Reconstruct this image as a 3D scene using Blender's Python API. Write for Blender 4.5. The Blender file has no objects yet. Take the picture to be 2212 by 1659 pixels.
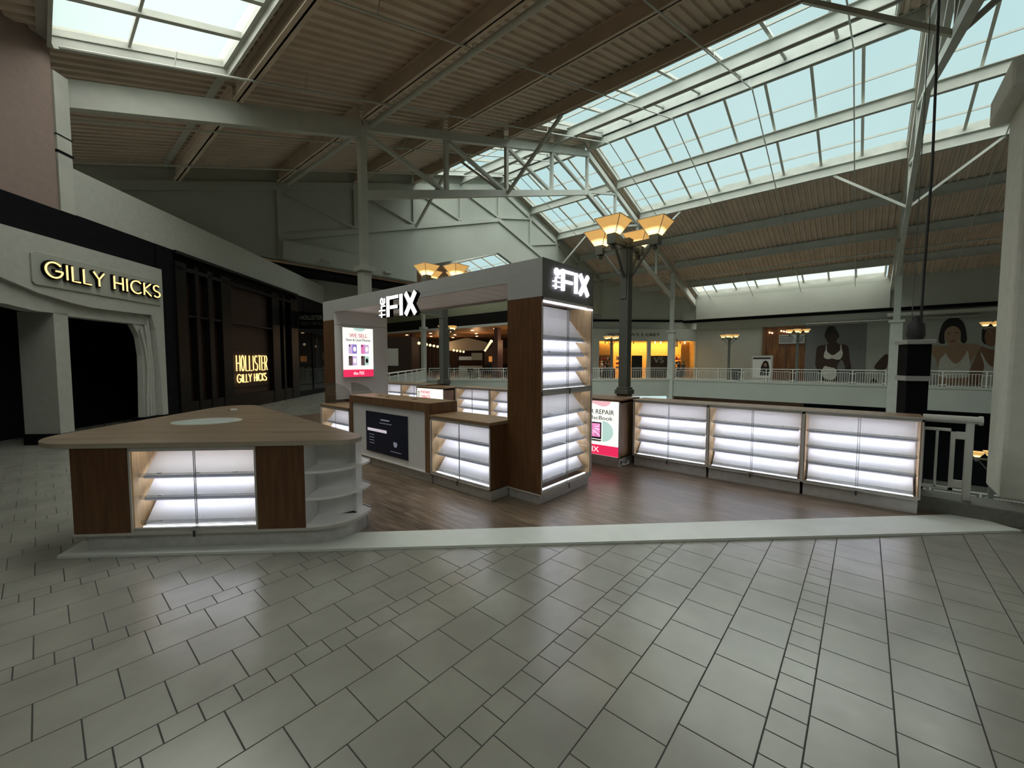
import bpy, math, random
from math import sin, cos, pi, radians as R_
from mathutils import Vector as V, Matrix as M4

random.seed(4)
sc = bpy.context.scene
COL = sc.collection

# ------------------------------------------------------------------ camera, sky, daylight, exposure
# world axes follow the mall's tile grid: X = across the atrium, Y = along the ridge
cam = bpy.data.objects.new('camera', bpy.data.cameras.new('camera'))
COL.objects.link(cam)
cam.location = (0, 0, 1.7)
cam.rotation_euler = (R_(90 - 3.23), 0, R_(40.8 - 90))
cam.data.sensor_width = 36
cam.data.lens = 881.5 / 2212 * 36
cam.data.clip_start = .05
cam.data.clip_end = 400
sc.camera = cam

world = bpy.data.worlds.new('overcast_sky')
sc.world = world
world.use_nodes = True
wn = world.node_tree
bg = wn.nodes['Background']
tc = wn.nodes.new('ShaderNodeTexCoord')
nz = wn.nodes.new('ShaderNodeTexNoise'); nz.inputs['Scale'].default_value = 2.2; nz.inputs['Detail'].default_value = 4
cr = wn.nodes.new('ShaderNodeValToRGB')
cr.color_ramp.elements[0].position = .3; cr.color_ramp.elements[0].color = (.60, .82, .83, 1)
cr.color_ramp.elements[1].position = .7; cr.color_ramp.elements[1].color = (.68, .87, .86, 1)
wn.links.new(tc.outputs['Generated'], nz.inputs['Vector'])
wn.links.new(nz.outputs['Fac'], cr.inputs['Fac'])
wn.links.new(cr.outputs['Color'], bg.inputs['Color'])
bg.inputs['Strength'].default_value = .95

sun = bpy.data.objects.new('daylight', bpy.data.lights.new('daylight', 'SUN'))
COL.objects.link(sun)
sun.data.energy = 11
sun.data.angle = R_(118)
sun.data.color = (1, .975, .90)
sun.rotation_euler = (0, 0, 0)

vs = sc.view_settings
vs.view_transform = 'Standard'; vs.look = 'None'; vs.exposure = 0; vs.gamma = 1; vs.use_curve_mapping = False
sc.cycles.max_bounces = 8
sc.cycles.diffuse_bounces = 5
sc.cycles.transparent_max_bounces = 24
sc.cycles.use_denoising = True
sc.cycles.caustics_reflective = False
sc.cycles.caustics_refractive = False
sc.cycles.sample_clamp_indirect = 6

# ------------------------------------------------------------------ materials
MATS = {}
class NT:
    def __init__(s, name):
        s.m = bpy.data.materials.new(name); s.m.use_nodes = True
        s.t = s.m.node_tree; s.n = s.t.nodes; s.l = s.t.links
        s.b = s.n['Principled BSDF']; s.out = s.n['Material Output']
        s.co = s.n.new('ShaderNodeTexCoord').outputs['Object']
    def math(s, op, a, b=None, c=None):
        n = s.n.new('ShaderNodeMath'); n.operation = op
        for i, v in enumerate((a, b, c)):
            if v is None: continue
            if isinstance(v, (int, float)): n.inputs[i].default_value = v
            else: s.l.new(v, n.inputs[i])
        return n.outputs[0]
    def noise(s, scale, stretch=(1, 1, 1), detail=3, vec=None):
        mp = s.n.new('ShaderNodeMapping'); mp.inputs['Scale'].default_value = stretch
        s.l.new(vec or s.co, mp.inputs['Vector'])
        n = s.n.new('ShaderNodeTexNoise'); n.inputs['Scale'].default_value = scale; n.inputs['Detail'].default_value = detail
        s.l.new(mp.outputs[0], n.inputs['Vector'])
        return n.outputs['Fac']
    def ramp(s, fac, stops):
        n = s.n.new('ShaderNodeValToRGB'); e = n.color_ramp.elements
        while len(e) < len(stops): e.new(.5)
        for i, (p, c) in enumerate(stops): e[i].position = p; e[i].color = (*c, 1)
        s.l.new(fac, n.inputs['Fac']); return n.outputs['Color']
    def mix(s, fac, a, b, mode='MIX'):
        n = s.n.new('ShaderNodeMix'); n.data_type = 'RGBA'; n.blend_type = mode
        for sock, v in ((n.inputs[0], fac), (n.inputs[6], a), (n.inputs[7], b)):
            if isinstance(v, (int, float)): sock.default_value = v
            elif isinstance(v, tuple): sock.default_value = (*v, 1)
            else: s.l.new(v, sock)
        return n.outputs[2]
    def set(s, k, v):
        i = s.b.inputs[k]
        if isinstance(v, (int, float)): i.default_value = v
        elif isinstance(v, tuple): i.default_value = (*v, 1)
        else: s.l.new(v, i)
    def bump(s, h, strength=.2, dist=.01):
        n = s.n.new('ShaderNodeBump'); n.inputs['Strength'].default_value = strength; n.inputs['Distance'].default_value = dist
        s.l.new(h, n.inputs['Height']); s.l.new(n.outputs[0], s.b.inputs['Normal'])

def mat(name, c, rough=.5, metal=0, var=.06, scale=6, emit=None, es=0, bump=0, spec=None):
    if name in MATS: return MATS[name]
    t = NT(name)
    lo = tuple(x * (1 - var) for x in c); hi = tuple(min(1, x * (1 + var)) for x in c)
    f = t.noise(scale)
    t.set('Base Color', t.ramp(f, [(.3, lo), (.7, hi)]))
    t.set('Roughness', rough); t.set('Metallic', metal)
    if spec is not None: t.set('Specular IOR Level', spec)
    if emit: t.set('Emission Color', emit); t.set('Emission Strength', es)
    if bump: t.bump(t.noise(60, detail=2), bump, .01)
    MATS[name] = t.m
    return t.m

def wood(name, c1, c2, c3, stretch, scale=3, rough=.45):
    t = NT(name)
    f = t.noise(scale, stretch, 6)
    g = t.noise(scale * 7, stretch, 3)
    col = t.ramp(f, [(.3, c1), (.5, c2), (.72, c3)])
    col = t.mix(.25, col, t.ramp(g, [(.35, c1), (.65, c3)]))
    t.set('Base Color', col); t.set('Roughness', rough)
    MATS[name] = t.m
    return t.m

def emitter(name, c, s):
    t = NT(name); t.set('Base Color', c); t.set('Emission Color', t.ramp(t.noise(3), [(.3, tuple(x * .96 for x in c)), (.7, c)])); t.set('Emission Strength', s); t.set('Roughness', .4)
    MATS[name] = t.m; return t.m

def glassy(name, tint, refl=.06, rough=.02, frost=0):
    t = NT(name); t.n.remove(t.b)
    tr = t.n.new('ShaderNodeBsdfTransparent'); gl = t.n.new('ShaderNodeBsdfGlossy'); gl.inputs['Roughness'].default_value = rough
    col = t.ramp(t.noise(1.3, detail=2), [(.3, tuple(x * .985 for x in tint)), (.7, tint)])
    t.l.new(col, tr.inputs['Color'])
    fr = t.n.new('ShaderNodeLayerWeight'); fr.inputs['Blend'].default_value = .5
    f = t.math('MULTIPLY_ADD', t.math('POWER', fr.outputs['Facing'], 4), refl * 4, refl)
    mx = t.n.new('ShaderNodeMixShader'); t.l.new(f, mx.inputs[0]); t.l.new(tr.outputs[0], mx.inputs[1]); t.l.new(gl.outputs[0], mx.inputs[2])
    res = mx.outputs[0]
    if frost:
        tl = t.n.new('ShaderNodeBsdfTranslucent'); tl.inputs['Color'].default_value = (.93, .97, .84, 1)
        m2 = t.n.new('ShaderNodeMixShader'); m2.inputs[0].default_value = frost; t.l.new(res, m2.inputs[1]); t.l.new(tl.outputs[0], m2.inputs[2]); res = m2.outputs[0]
    t.l.new(res, t.out.inputs['Surface']); MATS[name] = t.m; return t.m

def tile_floor():
    t = NT('stone_floor_tiles')
    sx = t.n.new('ShaderNodeSeparateXYZ'); t.l.new(t.co, sx.inputs[0])
    x, y = sx.outputs[0], sx.outputs[1]
    PD, NW, PX = 1.0795, .153, .3052
    RW = (PD - NW) / 3
    yy = t.math('SUBTRACT', y, .138)
    n = t.math('FLOOR', t.math('DIVIDE', yy, PD))
    tt = t.math('SUBTRACT', yy, t.math('MULTIPLY', n, PD))
    narrow = t.math('LESS_THAN', tt, NW)
    r = t.math('DIVIDE', t.math('SUBTRACT', tt, NW), RW)
    k = t.math('FLOOR', r); rf = t.math('SUBTRACT', r, k)
    row = t.math('ADD', t.math('MULTIPLY', n, 3), k)
    par = t.math('MULTIPLY', t.math('FLOORED_MODULO', row, 2), .5)
    pw = t.math('ADD', t.math('DIVIDE', t.math('SUBTRACT', x, 1.8915), PX), par)
    pn = t.math('DIVIDE', t.math('SUBTRACT', x, 1.9708), PX / 2)
    def sel(a, b):
        return t.math('ADD', t.math('MULTIPLY', narrow, a), t.math('MULTIPLY', t.math('SUBTRACT', 1, narrow), b))
    p = sel(pn, pw); pf = t.math('FRACT', p); pi_ = t.math('FLOOR', p)
    wid = sel(PX / 2, PX)
    dx = t.math('MULTIPLY', t.math('MINIMUM', pf, t.math('SUBTRACT', 1, pf)), wid)
    dyn = t.math('MINIMUM', tt, t.math('SUBTRACT', NW, tt))
    dyw = t.math('MULTIPLY', t.math('MINIMUM', rf, t.math('SUBTRACT', 1, rf)), RW)
    d = t.math('MINIMUM', dx, sel(dyn, dyw))
    joint = t.n.new('ShaderNodeMapRange'); joint.inputs[1].default_value = .0028; joint.inputs[2].default_value = .0042
    t.l.new(d, joint.inputs[0]); j = joint.outputs[0]
    cmb = t.n.new('ShaderNodeCombineXYZ'); t.l.new(pi_, cmb.inputs[0]); t.l.new(sel(t.math('SUBTRACT', n, 900), row), cmb.inputs[1])
    wnz = t.n.new('ShaderNodeTexWhiteNoise'); wnz.noise_dimensions = '2D'; t.l.new(cmb.outputs[0], wnz.inputs['Vector'])
    base = t.ramp(wnz.outputs['Value'], [(0, (.262, .261, .228)), (.5, (.272, .270, .236)), (1, (.284, .281, .247))])
    cloud = t.ramp(t.noise(2.6, detail=6), [(.3, (.84, .84, .84)), (.7, (1.06, 1.06, 1.06))])
    base = t.mix(1, base, cloud, 'MULTIPLY')
    t.set('Base Color', t.mix(j, (.035, .034, .03), base))
    t.set('Roughness', t.math('SUBTRACT', .86, t.math('MULTIPLY', j, t.math('MULTIPLY_ADD', t.noise(9), .12, .56))))
    t.set('Specular IOR Level', .75)
    t.bump(j, .35, .002)
    return t.m

def plank_floor():
    t = NT('wood_plank_floor')
    sx = t.n.new('ShaderNodeSeparateXYZ'); t.l.new(t.co, sx.inputs[0])
    x, y = sx.outputs[0], sx.outputs[1]
    px = t.math('DIVIDE', x, .17); ix = t.math('FLOOR', px); fx = t.math('FRACT', px)
    wn1 = t.n.new('ShaderNodeTexWhiteNoise'); wn1.noise_dimensions = '1D'; t.l.new(ix, wn1.inputs['W'])
    py = t.math('ADD', t.math('DIVIDE', y, 1.22), t.math('MULTIPLY', wn1.outputs['Value'], 3)); iy = t.math('FLOOR', py); fy = t.math('FRACT', py)
    cmb = t.n.new('ShaderNodeCombineXYZ'); t.l.new(ix, cmb.inputs[0]); t.l.new(iy, cmb.inputs[1])
    wn2 = t.n.new('ShaderNodeTexWhiteNoise'); wn2.noise_dimensions = '2D'; t.l.new(cmb.outputs[0], wn2.inputs['Vector'])
    off = t.n.new('ShaderNodeVectorMath'); off.operation = 'ADD'; t.l.new(t.co, off.inputs[0]); t.l.new(wn2.outputs['Color'], off.inputs[1])
    g = t.noise(3.2, (9, .9, 1), 7, off.outputs[0])
    col = t.ramp(g, [(.25, (.07, .048, .034)), (.5, (.155, .112, .078)), (.75, (.25, .19, .135))])
    sh = t.ramp(wn2.outputs['Value'], [(0, (.8, .8, .8)), (1, (1.15, 1.15, 1.15))])
    col = t.mix(1, col, sh, 'MULTIPLY')
    d = t.math('MINIMUM', t.math('MULTIPLY', t.math('MINIMUM', fx, t.math('SUBTRACT', 1, fx)), .17), t.math('MULTIPLY', t.math('MINIMUM', fy, t.math('SUBTRACT', 1, fy)), 1.22))
    jr = t.math('GREATER_THAN', d, .0012)
    t.set('Base Color', t.mix(jr, (.03, .022, .016), col)); t.set('Roughness', t.math('MULTIPLY_ADD', g, .12, .26))
    return t.m

def shade_glass():
    t = NT('amber_glass_shade')
    sz = t.n.new('ShaderNodeSeparateXYZ'); t.l.new(t.co, sz.inputs[0])
    # the lamp inside glows through the sheet in a bright crescent
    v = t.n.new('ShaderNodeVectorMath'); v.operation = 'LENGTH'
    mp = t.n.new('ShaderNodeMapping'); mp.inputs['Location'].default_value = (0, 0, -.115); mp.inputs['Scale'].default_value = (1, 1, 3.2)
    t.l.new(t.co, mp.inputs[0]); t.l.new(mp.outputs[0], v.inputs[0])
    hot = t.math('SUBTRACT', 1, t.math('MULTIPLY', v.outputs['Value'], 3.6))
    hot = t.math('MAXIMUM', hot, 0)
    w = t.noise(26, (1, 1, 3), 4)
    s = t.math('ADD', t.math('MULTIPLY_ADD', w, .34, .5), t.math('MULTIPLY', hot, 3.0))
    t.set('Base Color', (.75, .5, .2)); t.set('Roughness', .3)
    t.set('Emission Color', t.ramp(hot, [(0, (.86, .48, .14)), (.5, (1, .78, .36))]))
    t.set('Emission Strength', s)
    return t.m

M_TILE = tile_floor(); M_PLANK = plank_floor(); M_SHADE = shade_glass()
M_OAK = wood('oak_laminate', (.13, .062, .026), (.2, .105, .048), (.27, .155, .078), (9, 9, .8))
M_OAKSHADE = wood('shaded_oak_laminate', (.070, .027, .010), (.115, .049, .018), (.16, .075, .030), (9, 9, .8))  # same oak, its colour darkened for the low light on these panels
M_OAKL = wood('pale_oak_inside', (.42, .27, .13), (.52, .36, .19), (.62, .45, .26), (9, 9, .8))
M_TOP = wood('oak_counter_top', (.10, .070, .043), (.175, .125, .082), (.26, .195, .135), (.5, 6, 6), 1.6, .38)
M_TOPR = wood('oak_desk_top', (.19, .115, .06), (.27, .17, .095), (.34, .225, .13), (8, .8, 8), 3, .4)
M_WHITE = mat('white_laminate', (.84, .84, .85), .35, var=.02)
M_TRIM = mat('pale_edge_trim', (.5, .48, .45), .4, var=.03)
M_KICK = mat('brushed_grey_plinth', (.54, .53, .52), .33, .35, var=.08, scale=14)
M_FASC = mat('grey_fascia_paint', (.42, .425, .41), .55, var=.03)
M_FASCD = mat('dark_grey_sign_panel', (.23, .235, .22), .5, var=.04)
M_SOFF = mat('white_soffit', (.93, .91, .90), .4, var=.03)
M_STEEL = mat('white_painted_steel', (.46, .47, .425), .5, var=.07, scale=2)
M_DECK = mat('beige_roof_deck', (.56, .46, .365), .6, var=.1, scale=1.2)
M_WALL = mat('grey_green_wall_paint', (.38, .395, .35), .8, var=.04, scale=.8)
M_STUC = mat('pale_stucco', (.44, .45, .41), .9, var=.05, scale=9, bump=.25)
M_PINK = mat('brown_pink_stucco', (.27, .20, .175), .9, var=.06, scale=9, bump=.25)
M_BLACK = mat('black_paint', (.007, .007, .009), .7, var=.2, spec=.08)
M_BLACKG = mat('black_gloss', (.006, .005, .005), .35, var=.2, spec=.15)
M_BROWND = mat('dark_brown_panel', (.035, .018, .012), .5, var=.15, spec=.2)
M_SHOPB = mat('brown_shop_wall', (.16, .075, .035), .6, var=.2)
M_POST = mat('green_grey_post_paint', (.115, .125, .11), .5, var=.08)
M_CURB = mat('dark_stone_curb', (.13, .13, .11), .7, var=.12, scale=20)
M_RAMP = mat('pale_ramp_laminate', (.66, .70, .66), .42, var=.03)
M_CHROME = mat('bright_metal', (.6, .6, .6), .25, 1)
M_ALU = mat('satin_aluminium', (.55, .55, .53), .35, .8, var=.03)
M_RAIL = mat('white_rail_paint', (.62, .64, .60), .4, var=.03)
M_PANEL = mat('white_shelf_panel', (.88, .88, .92), .45, var=.015)
M_LED = emitter('led_strip', (.92, .92, 1.0), 12)
M_LEDV = emitter('led_strip_bright', (.95, .95, 1.0), 4)
M_LETTER = emitter('white_lit_letters', (.90, .87, 1.0), 1.1)
M_CLIP = mat('frosted_clip', (.9, .9, .95), .3)
def frosted(name, c):
    t = NT(name); tl = t.n.new('ShaderNodeBsdfTranslucent'); tl.inputs['Color'].default_value = (*c, 1)
    t.set('Base Color', t.ramp(t.noise(8), [(.3, tuple(x * .9 for x in c)), (.7, c)])); t.set('Roughness', .3)
    mx = t.n.new('ShaderNodeMixShader'); mx.inputs[0].default_value = .26; t.l.new(t.b.outputs[0], mx.inputs[1]); t.l.new(tl.outputs[0], mx.inputs[2])
    t.l.new(mx.outputs[0], t.out.inputs['Surface']); MATS[name] = t.m; return t.m
M_FROST = frosted('frosted_acrylic', (.86, .86, .92))
M_GOLD = emitter('warm_lit_letters', (1, .66, .26), 1.5)
M_BOX = emitter('lightbox_white', (.97, .98, .90), 1.0)
M_RED = emitter('lightbox_red', (.90, .03, .12), .85)
M_PINKE = emitter('lightbox_pink', (.88, .5, .55), .9)
M_TEALE = emitter('lightbox_teal', (.5, .72, .66), .9)
M_VIOL = emitter('lightbox_violet', (.30, .20, .62), .8)
M_LILAC = emitter('lightbox_lilac', (.62, .45, .72), .9)
M_BRN = emitter('lightbox_brown', (.12, .08, .08), .8)
M_MAG = emitter('lightbox_magenta', (.75, .22, .50), .9)
M_INK = mat('dark_print', (.03, .03, .035), .6)
M_REDINK = mat('red_print', (.45, .04, .08), .6)
M_REDE = emitter('backlit_red_print', (.42, .03, .08), .9)
M_SCREEN = mat('screen_navy', (.008, .008, .010), .2, emit=(.0025, .0028, .0055), es=1, spec=.15)
M_SCRTXT = emitter('screen_pale', (.62, .56, .62), .75)
M_SCRDIM = emitter('screen_grey_lines', (.18, .19, .24), .7)
M_GLASS = glassy('clear_case_glass', (.97, .985, .98), .045)
M_ACR = glassy('clear_acrylic', (.88, .89, .88), .16)
M_SKY = glassy('skylight_glazing', (.90, .96, .96), .004, .2)
M_SKYB = glassy('frosted_skylight_glazing', (.98, .99, .97), .004, .2, .11)
M_BULB = emitter('warm_bulb', (1, .72, .38), 5)
M_GLOBE = emitter('warm_globe', (1, .76, .45), 1.3)
M_DOWN = emitter('downlight_glow', (1, .66, .36), 7)
M_SHOPGLOW = mat('amber_shop_wall', (.62, .36, .10), .7, var=.2)

# ------------------------------------------------------------------ mesh building
class MB:
    def __init__(s): s.v = []; s.f = []
    def add(s, vs, fs):
        o = len(s.v); s.v += [V(p) for p in vs]; s.f += [tuple(i + o for i in f) for f in fs]; return s
    def box(s, x0, x1, y0, y1, z0, z1):
        if x0 > x1: x0, x1 = x1, x0
        if y0 > y1: y0, y1 = y1, y0
        if z0 > z1: z0, z1 = z1, z0
        return s.add([(x0, y0, z0), (x1, y0, z0), (x1, y1, z0), (x0, y1, z0), (x0, y0, z1), (x1, y0, z1), (x1, y1, z1), (x0, y1, z1)],
                     [(3, 2, 1, 0), (4, 5, 6, 7), (0, 1, 5, 4), (1, 2, 6, 5), (2, 3, 7, 6), (3, 0, 4, 7)])
    def bar(s, p, q, w, h, up=(0, 0, 1)):
        p, q = V(p), V(q); d = (q - p).normalized(); up = V(up)
        if abs(d.dot(up)) > .999: up = V((1, 0, 0))
        a = d.cross(up).normalized() * w / 2; b = a.cross(d).normalized() * h / 2
        vs = [p - a - b, p + a - b, p + a + b, p - a + b, q - a - b, q + a - b, q + a + b, q - a + b]
        return s.add(vs, [(3, 2, 1, 0), (4, 5, 6, 7), (0, 1, 5, 4), (1, 2, 6, 5), (2, 3, 7, 6), (3, 0, 4, 7)])
    def ibeam(s, p, q, h, w=.2, t=.03):     # top of beam on the line p-q
        p, q = V(p), V(q); z = V((0, 0, 1))
        s.bar(p - z * h / 2, q - z * h / 2, t, h)
        s.bar(p - z * t / 2, q - z * t / 2, w, t); s.bar(p - z * (h - t / 2), q - z * (h - t / 2), w, t)
        return s
    def tube(s, pts, r, n=8, cap=True):
        pts = [V(p) for p in pts]; base = len(s.v); prev = None
        for i, p in enumerate(pts):
            a = pts[max(i - 1, 0)]; b = pts[min(i + 1, len(pts) - 1)]
            d = (b - a).normalized()
            if prev is None: u = d.orthogonal().normalized()
            else: u = (prev - d * prev.dot(d)).normalized()
            prev = u; w = d.cross(u); rr = r[i] if isinstance(r, (list, tuple)) else r
            s.v += [p + (u * cos(2 * pi * k / n) + w * sin(2 * pi * k / n)) * rr for k in range(n)]
        for i in range(len(pts) - 1):
            for k in range(n):
                a = base + i * n + k; b = base + i * n + (k + 1) % n
                s.f.append((a, b, b + n, a + n))
        if cap:
            s.f.append(tuple(base + k for k in reversed(range(n)))); s.f.append(tuple(base + (len(pts) - 1) * n + k for k in range(n)))
        return s
    def prism(s, pts, a, b, axis='z'):
        # pts 2-D outline; axis z: (x,y) extruded in z; axis y: (x,z) extruded in y
        n = len(pts)
        ar = sum(pts[i][0] * pts[(i + 1) % n][1] - pts[(i + 1) % n][0] * pts[i][1] for i in range(n))
        if ar < 0: pts = pts[::-1]
        if axis == 'z': lo = [(x, y, min(a, b)) for x, y in pts]; hi = [(x, y, max(a, b)) for x, y in pts]
        elif axis == 'y': lo = [(x, max(a, b), z) for x, z in pts]; hi = [(x, min(a, b), z) for x, z in pts]
        else: lo = [(min(a, b), y, z) for y, z in pts]; hi = [(max(a, b), y, z) for y, z in pts]
        s.add(lo + hi, [tuple(reversed(range(n))), tuple(range(n, 2 * n))] + [(i, (i + 1) % n, (i + 1) % n + n, i + n) for i in range(n)])
        return s
    def sphere(s, c, r, n=10, m=6, sz=1):
        c = V(c); base = len(s.v)
        for j in range(m + 1):
            th = pi * j / m
            for k in range(n):
                s.v.append(c + V((r * sin(th) * cos(2 * pi * k / n), r * sin(th) * sin(2 * pi * k / n), r * cos(th) * sz)))
        for j in range(m):
            for k in range(n):
                a = base + j * n + k; b = base + j * n + (k + 1) % n
                s.f.append((a, a + n, b + n, b))
        return s
    def build(s, name, m, parent=None, bevel=0, smooth=False):
        me = bpy.data.meshes.new(name); me.from_pydata([tuple(v) for v in s.v], [], s.f); me.materials.append(m); me.validate()
        if smooth:
            me.polygons.foreach_set('use_smooth', [True] * len(me.polygons))
        o = bpy.data.objects.new(name, me); COL.objects.link(o)
        if parent: o.parent = parent
        if bevel:
            b = o.modifiers.new('bevel', 'BEVEL'); b.width = bevel; b.segments = 2; b.limit_method = 'ANGLE'
        if smooth:
            try: me.set_sharp_from_angle(angle=R_(40))
            except Exception: pass
        return o

def tag(o, label=None, cat=None, group=None, kind=None):
    if label: o['label'] = label
    if cat: o['category'] = cat
    if group: o['group'] = group
    if kind: o['kind'] = kind
    return o
def thing(name, label, cat, loc=(0, 0, 0), rz=0, group=None):
    o = bpy.data.objects.new(name, None); COL.objects.link(o); o.empty_display_size = .1
    o.location = loc; o.rotation_euler = (0, 0, rz); return tag(o, label, cat, group)
def st(name, mb, m, parent=None, **k):
    o = mb.build(name, m, parent, **k)
    if parent is None: o['kind'] = 'structure'
    return o
def struct_root(name, loc=(0, 0, 0), rz=0):
    o = bpy.data.objects.new(name, None); COL.objects.link(o); o.location = loc; o.rotation_euler = (0, 0, rz); o['kind'] = 'structure'; return o
def copy_tree(o, parent=None):
    c = o.copy(); COL.objects.link(c); c.parent = parent
    for ch in [x for x in list(o.children)]: copy_tree(ch, c)
    return c
def lettering(txt, m, parent, x0, x1, z0, z1, y, d=.004, name='lettering', vert=False):
    """print laid on a plane facing local -y, filling x0..x1, z0..z1"""
    cu = bpy.data.curves.new('tmp', 'FONT'); cu.body = txt; cu.extrude = .01
    ob = bpy.data.objects.new('tmp', cu); COL.objects.link(ob)
    bpy.context.view_layer.update()
    me = bpy.data.meshes.new_from_object(ob.evaluated_get(bpy.context.evaluated_depsgraph_get()))
    bpy.data.objects.remove(ob); bpy.data.curves.remove(cu)
    pts = [(-v.co.y, v.co.x, v.co.z) if vert else tuple(v.co) for v in me.vertices]
    xs = [p[0] for p in pts]; ys = [p[1] for p in pts]; a, b, c, e = min(xs), max(xs), min(ys), max(ys)
    for v, p in zip(me.vertices, pts):
        v.co = (x0 + (p[0] - a) / (b - a) * (x1 - x0), y + (d / 2 if p[2] < 0 else -d / 2), z0 + (p[1] - c) / (e - c) * (z1 - z0))
    me.materials.clear(); me.materials.append(m); me.name = name
    o = bpy.data.objects.new(name, me); COL.objects.link(o); o.parent = parent
    return o
def arc(cx, cy, rx, ry, a0, a1, n=12):
    return [(cx + rx * cos(R_(a0 + (a1 - a0) * i / n)), cy + ry * sin(R_(a0 + (a1 - a0) * i / n))) for i in range(n + 1)]
GL = {  # stroke letters: (advance width, strokes) in unit height
    'G': (.95, [arc(.47, .5, .45, .5, 40, 350, 20) + [(.9, .46), (.55, .46)]]),
    'I': (.22, [[(.1, 0), (.1, 1)]]),
    'L': (.55, [[(.06, 1), (.06, 0), (.5, 0)]]),
    'Y': (.72, [[(.02, 1), (.36, .5), (.7, 1)], [(.36, .5), (.36, 0)]]),
    ' ': (.42, []),
    'H': (.68, [[(.06, 0), (.06, 1)], [(.62, 0), (.62, 1)], [(.06, .5), (.62, .5)]]),
    'C': (.82, [arc(.46, .5, .42, .5, 48, 312, 16)]),
    'K': (.62, [[(.06, 0), (.06, 1)], [(.56, 1), (.08, .48), (.58, 0)]]),
    'S': (.6, [arc(.3, .745, .24, .255, 40, 270, 10) + arc(.3, .245, .26, .245, 90, -140, 10)[1:]]),
    'O': (.62, [arc(.3, .5, .24, .5, 0, 360, 16)]),
    'T': (.5, [[(.02, 1), (.48, 1)], [(.25, 1), (.25, 0)]]),
    'E': (.5, [[(.46, 1), (.06, 1), (.06, 0), (.46, 0)], [(.06, .5), (.4, .5)]]),
    'R': (.56, [[(.06, 0), (.06, 1), (.3, 1)] + arc(.3, .76, .2, .24, 90, -90, 8) + [(.06, .52)], [(.28, .52), (.52, 0)]]),
}
def stroke_word(word, x0, x1, z0, z1, y, r, flat=None, condensed=1):
    mb = MB(); tot = sum(GL[c][0] + .12 for c in word) - .12; sx = (x1 - x0) / tot; h = z1 - z0; x = 0
    for c in word:
        w, ss = GL[c]
        for s_ in ss:
            pts = [(x0 + (x + px) * sx, y, z0 + pz * h) for px, pz in s_]
            if flat is None: mb.tube(pts, r, 6)
            else:
                for a, b in zip(pts, pts[1:]):
                    d = (V(b) - V(a)).normalized() * r * .8
                    mb.bar(V(a) - d, V(b) + d, flat, 2 * r, up=V((d.z, 0, -d.x)) if d.length else (0, 0, 1))
        x += w + .12
    return mb

# ------------------------------------------------------------------ SETTING: floors
WELL = [(6.85, -24), (6.85, 13.6), (21.5, 28.25), (36.8, 12.95), (36.8, -24)]
def slab(pts, z0, z1): return MB().prism(pts, z0, z1)
fl = MB()
XB, XE, YB, YE = -12, 62, -24, 62
fl.prism([(XB, YB), (6.85, YB), (6.85, 13.6), (XB, 13.6)], -1.35, 0)
fl.prism([(XB, 13.6), (6.85, 13.6), (21.5, 28.25), (21.5, YE), (XB, YE)], -1.35, 0)
fl.prism([(21.5, 28.25), (36.8, 12.95), (XE, 12.95), (XE, YE), (21.5, YE)], -1.35, 0)
fl.prism([(36.8, YB), (XE, YB), (XE, 12.95), (36.8, 12.95)], -1.35, 0)
st('floor', fl, M_TILE)
# pale painted edge fascia round the opening
for nm, (a, b) in (('trim_1', (WELL[1], WELL[2])), ('trim_2', (WELL[2], WELL[3])), ('trim_3', (WELL[3], WELL[4]))):
    d = V((b[0] - a[0], b[1] - a[1], 0)).normalized(); nrm = V((-d.y, d.x, 0)) * -.04
    p, q = V((*a, 0)) + nrm, V((*b, 0)) + nrm
    mb = MB().bar(p + V((0, 0, -.66)), q + V((0, 0, -.66)), .08, 1.5); mb.bar(p + V((0, 0, .03)), q + V((0, 0, .03)), .16, .14)
    st(nm, mb, M_WALL)
st('lower_floor', MB().box(3, 60, -24, 45, -6.5, -6.3), M_TILE)
st('curb', MB().box(6.44, 6.85, -24, 13.5, 0, .17), M_CURB, bevel=.01)
# kiosk platform: plank floor, pale ramp strip on the diagonal
PLAT = [(3.75, 1.92), (6.44, -.78), (6.44, 13.2), (3.0, 13.2), (2.6, 6.5), (1.7, 5.0), (1.0, 4.65)]
st('wood_floor', MB().prism(PLAT, 0.002, .022), M_PLANK)
rp = MB().prism([(.03, 5.2), (6.30, -1.24), (6.44, -1.05), (6.44, -.76), (.20, 5.47)], .001, .024)
st('ramp_strip', rp, M_RAMP)

# ------------------------------------------------------------------ SETTING: roof
RX, RZ, SL, PU = 22.1, 14.3, .31, .55
GX = [3.77, 7.43, 11.1, 14.77, 18.43, 22.1, 25.77, 29.43, 33.1, 36.77, 40.43, 44.1]
def zu(x): return RZ - SL * abs(x - RX)
def zd(x): return zu(x) + PU
def deck(name, x0, x1, y0, y1):
    mb = MB(); P = .305; n = max(1, int(round((y1 - y0) / P))); P = (y1 - y0) / n; prof = []
    for i in range(n):
        b = y0 + i * P; prof += [(b, 0), (b + P * .42, 0), (b + P * .55, .075), (b + P * .87, .075)]
    prof.append((y1, 0))
    vs = [(x0, y, zd(x0) + h) for y, h in prof] + [(x1, y, zd(x1) + h) for y, h in prof]; k = len(prof)
    mb.add(vs, [(i, i + 1, i + 1 + k, i + k) for i in range(k - 1)])
    # weather sheet on top
    mb.add([(x0, y0, zd(x0) + .12), (x1, y0, zd(x1) + .12), (x1, y1, zd(x1) + .12), (x0, y1, zd(x0) + .12)], [(0, 1, 2, 3)])
    return st(name, mb, M_DECK)
YT = [-1.4, 13.1]                       # roof trusses
SKY_Y = [(-.45, 12.1), (14.0, 19.9)]
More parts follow.
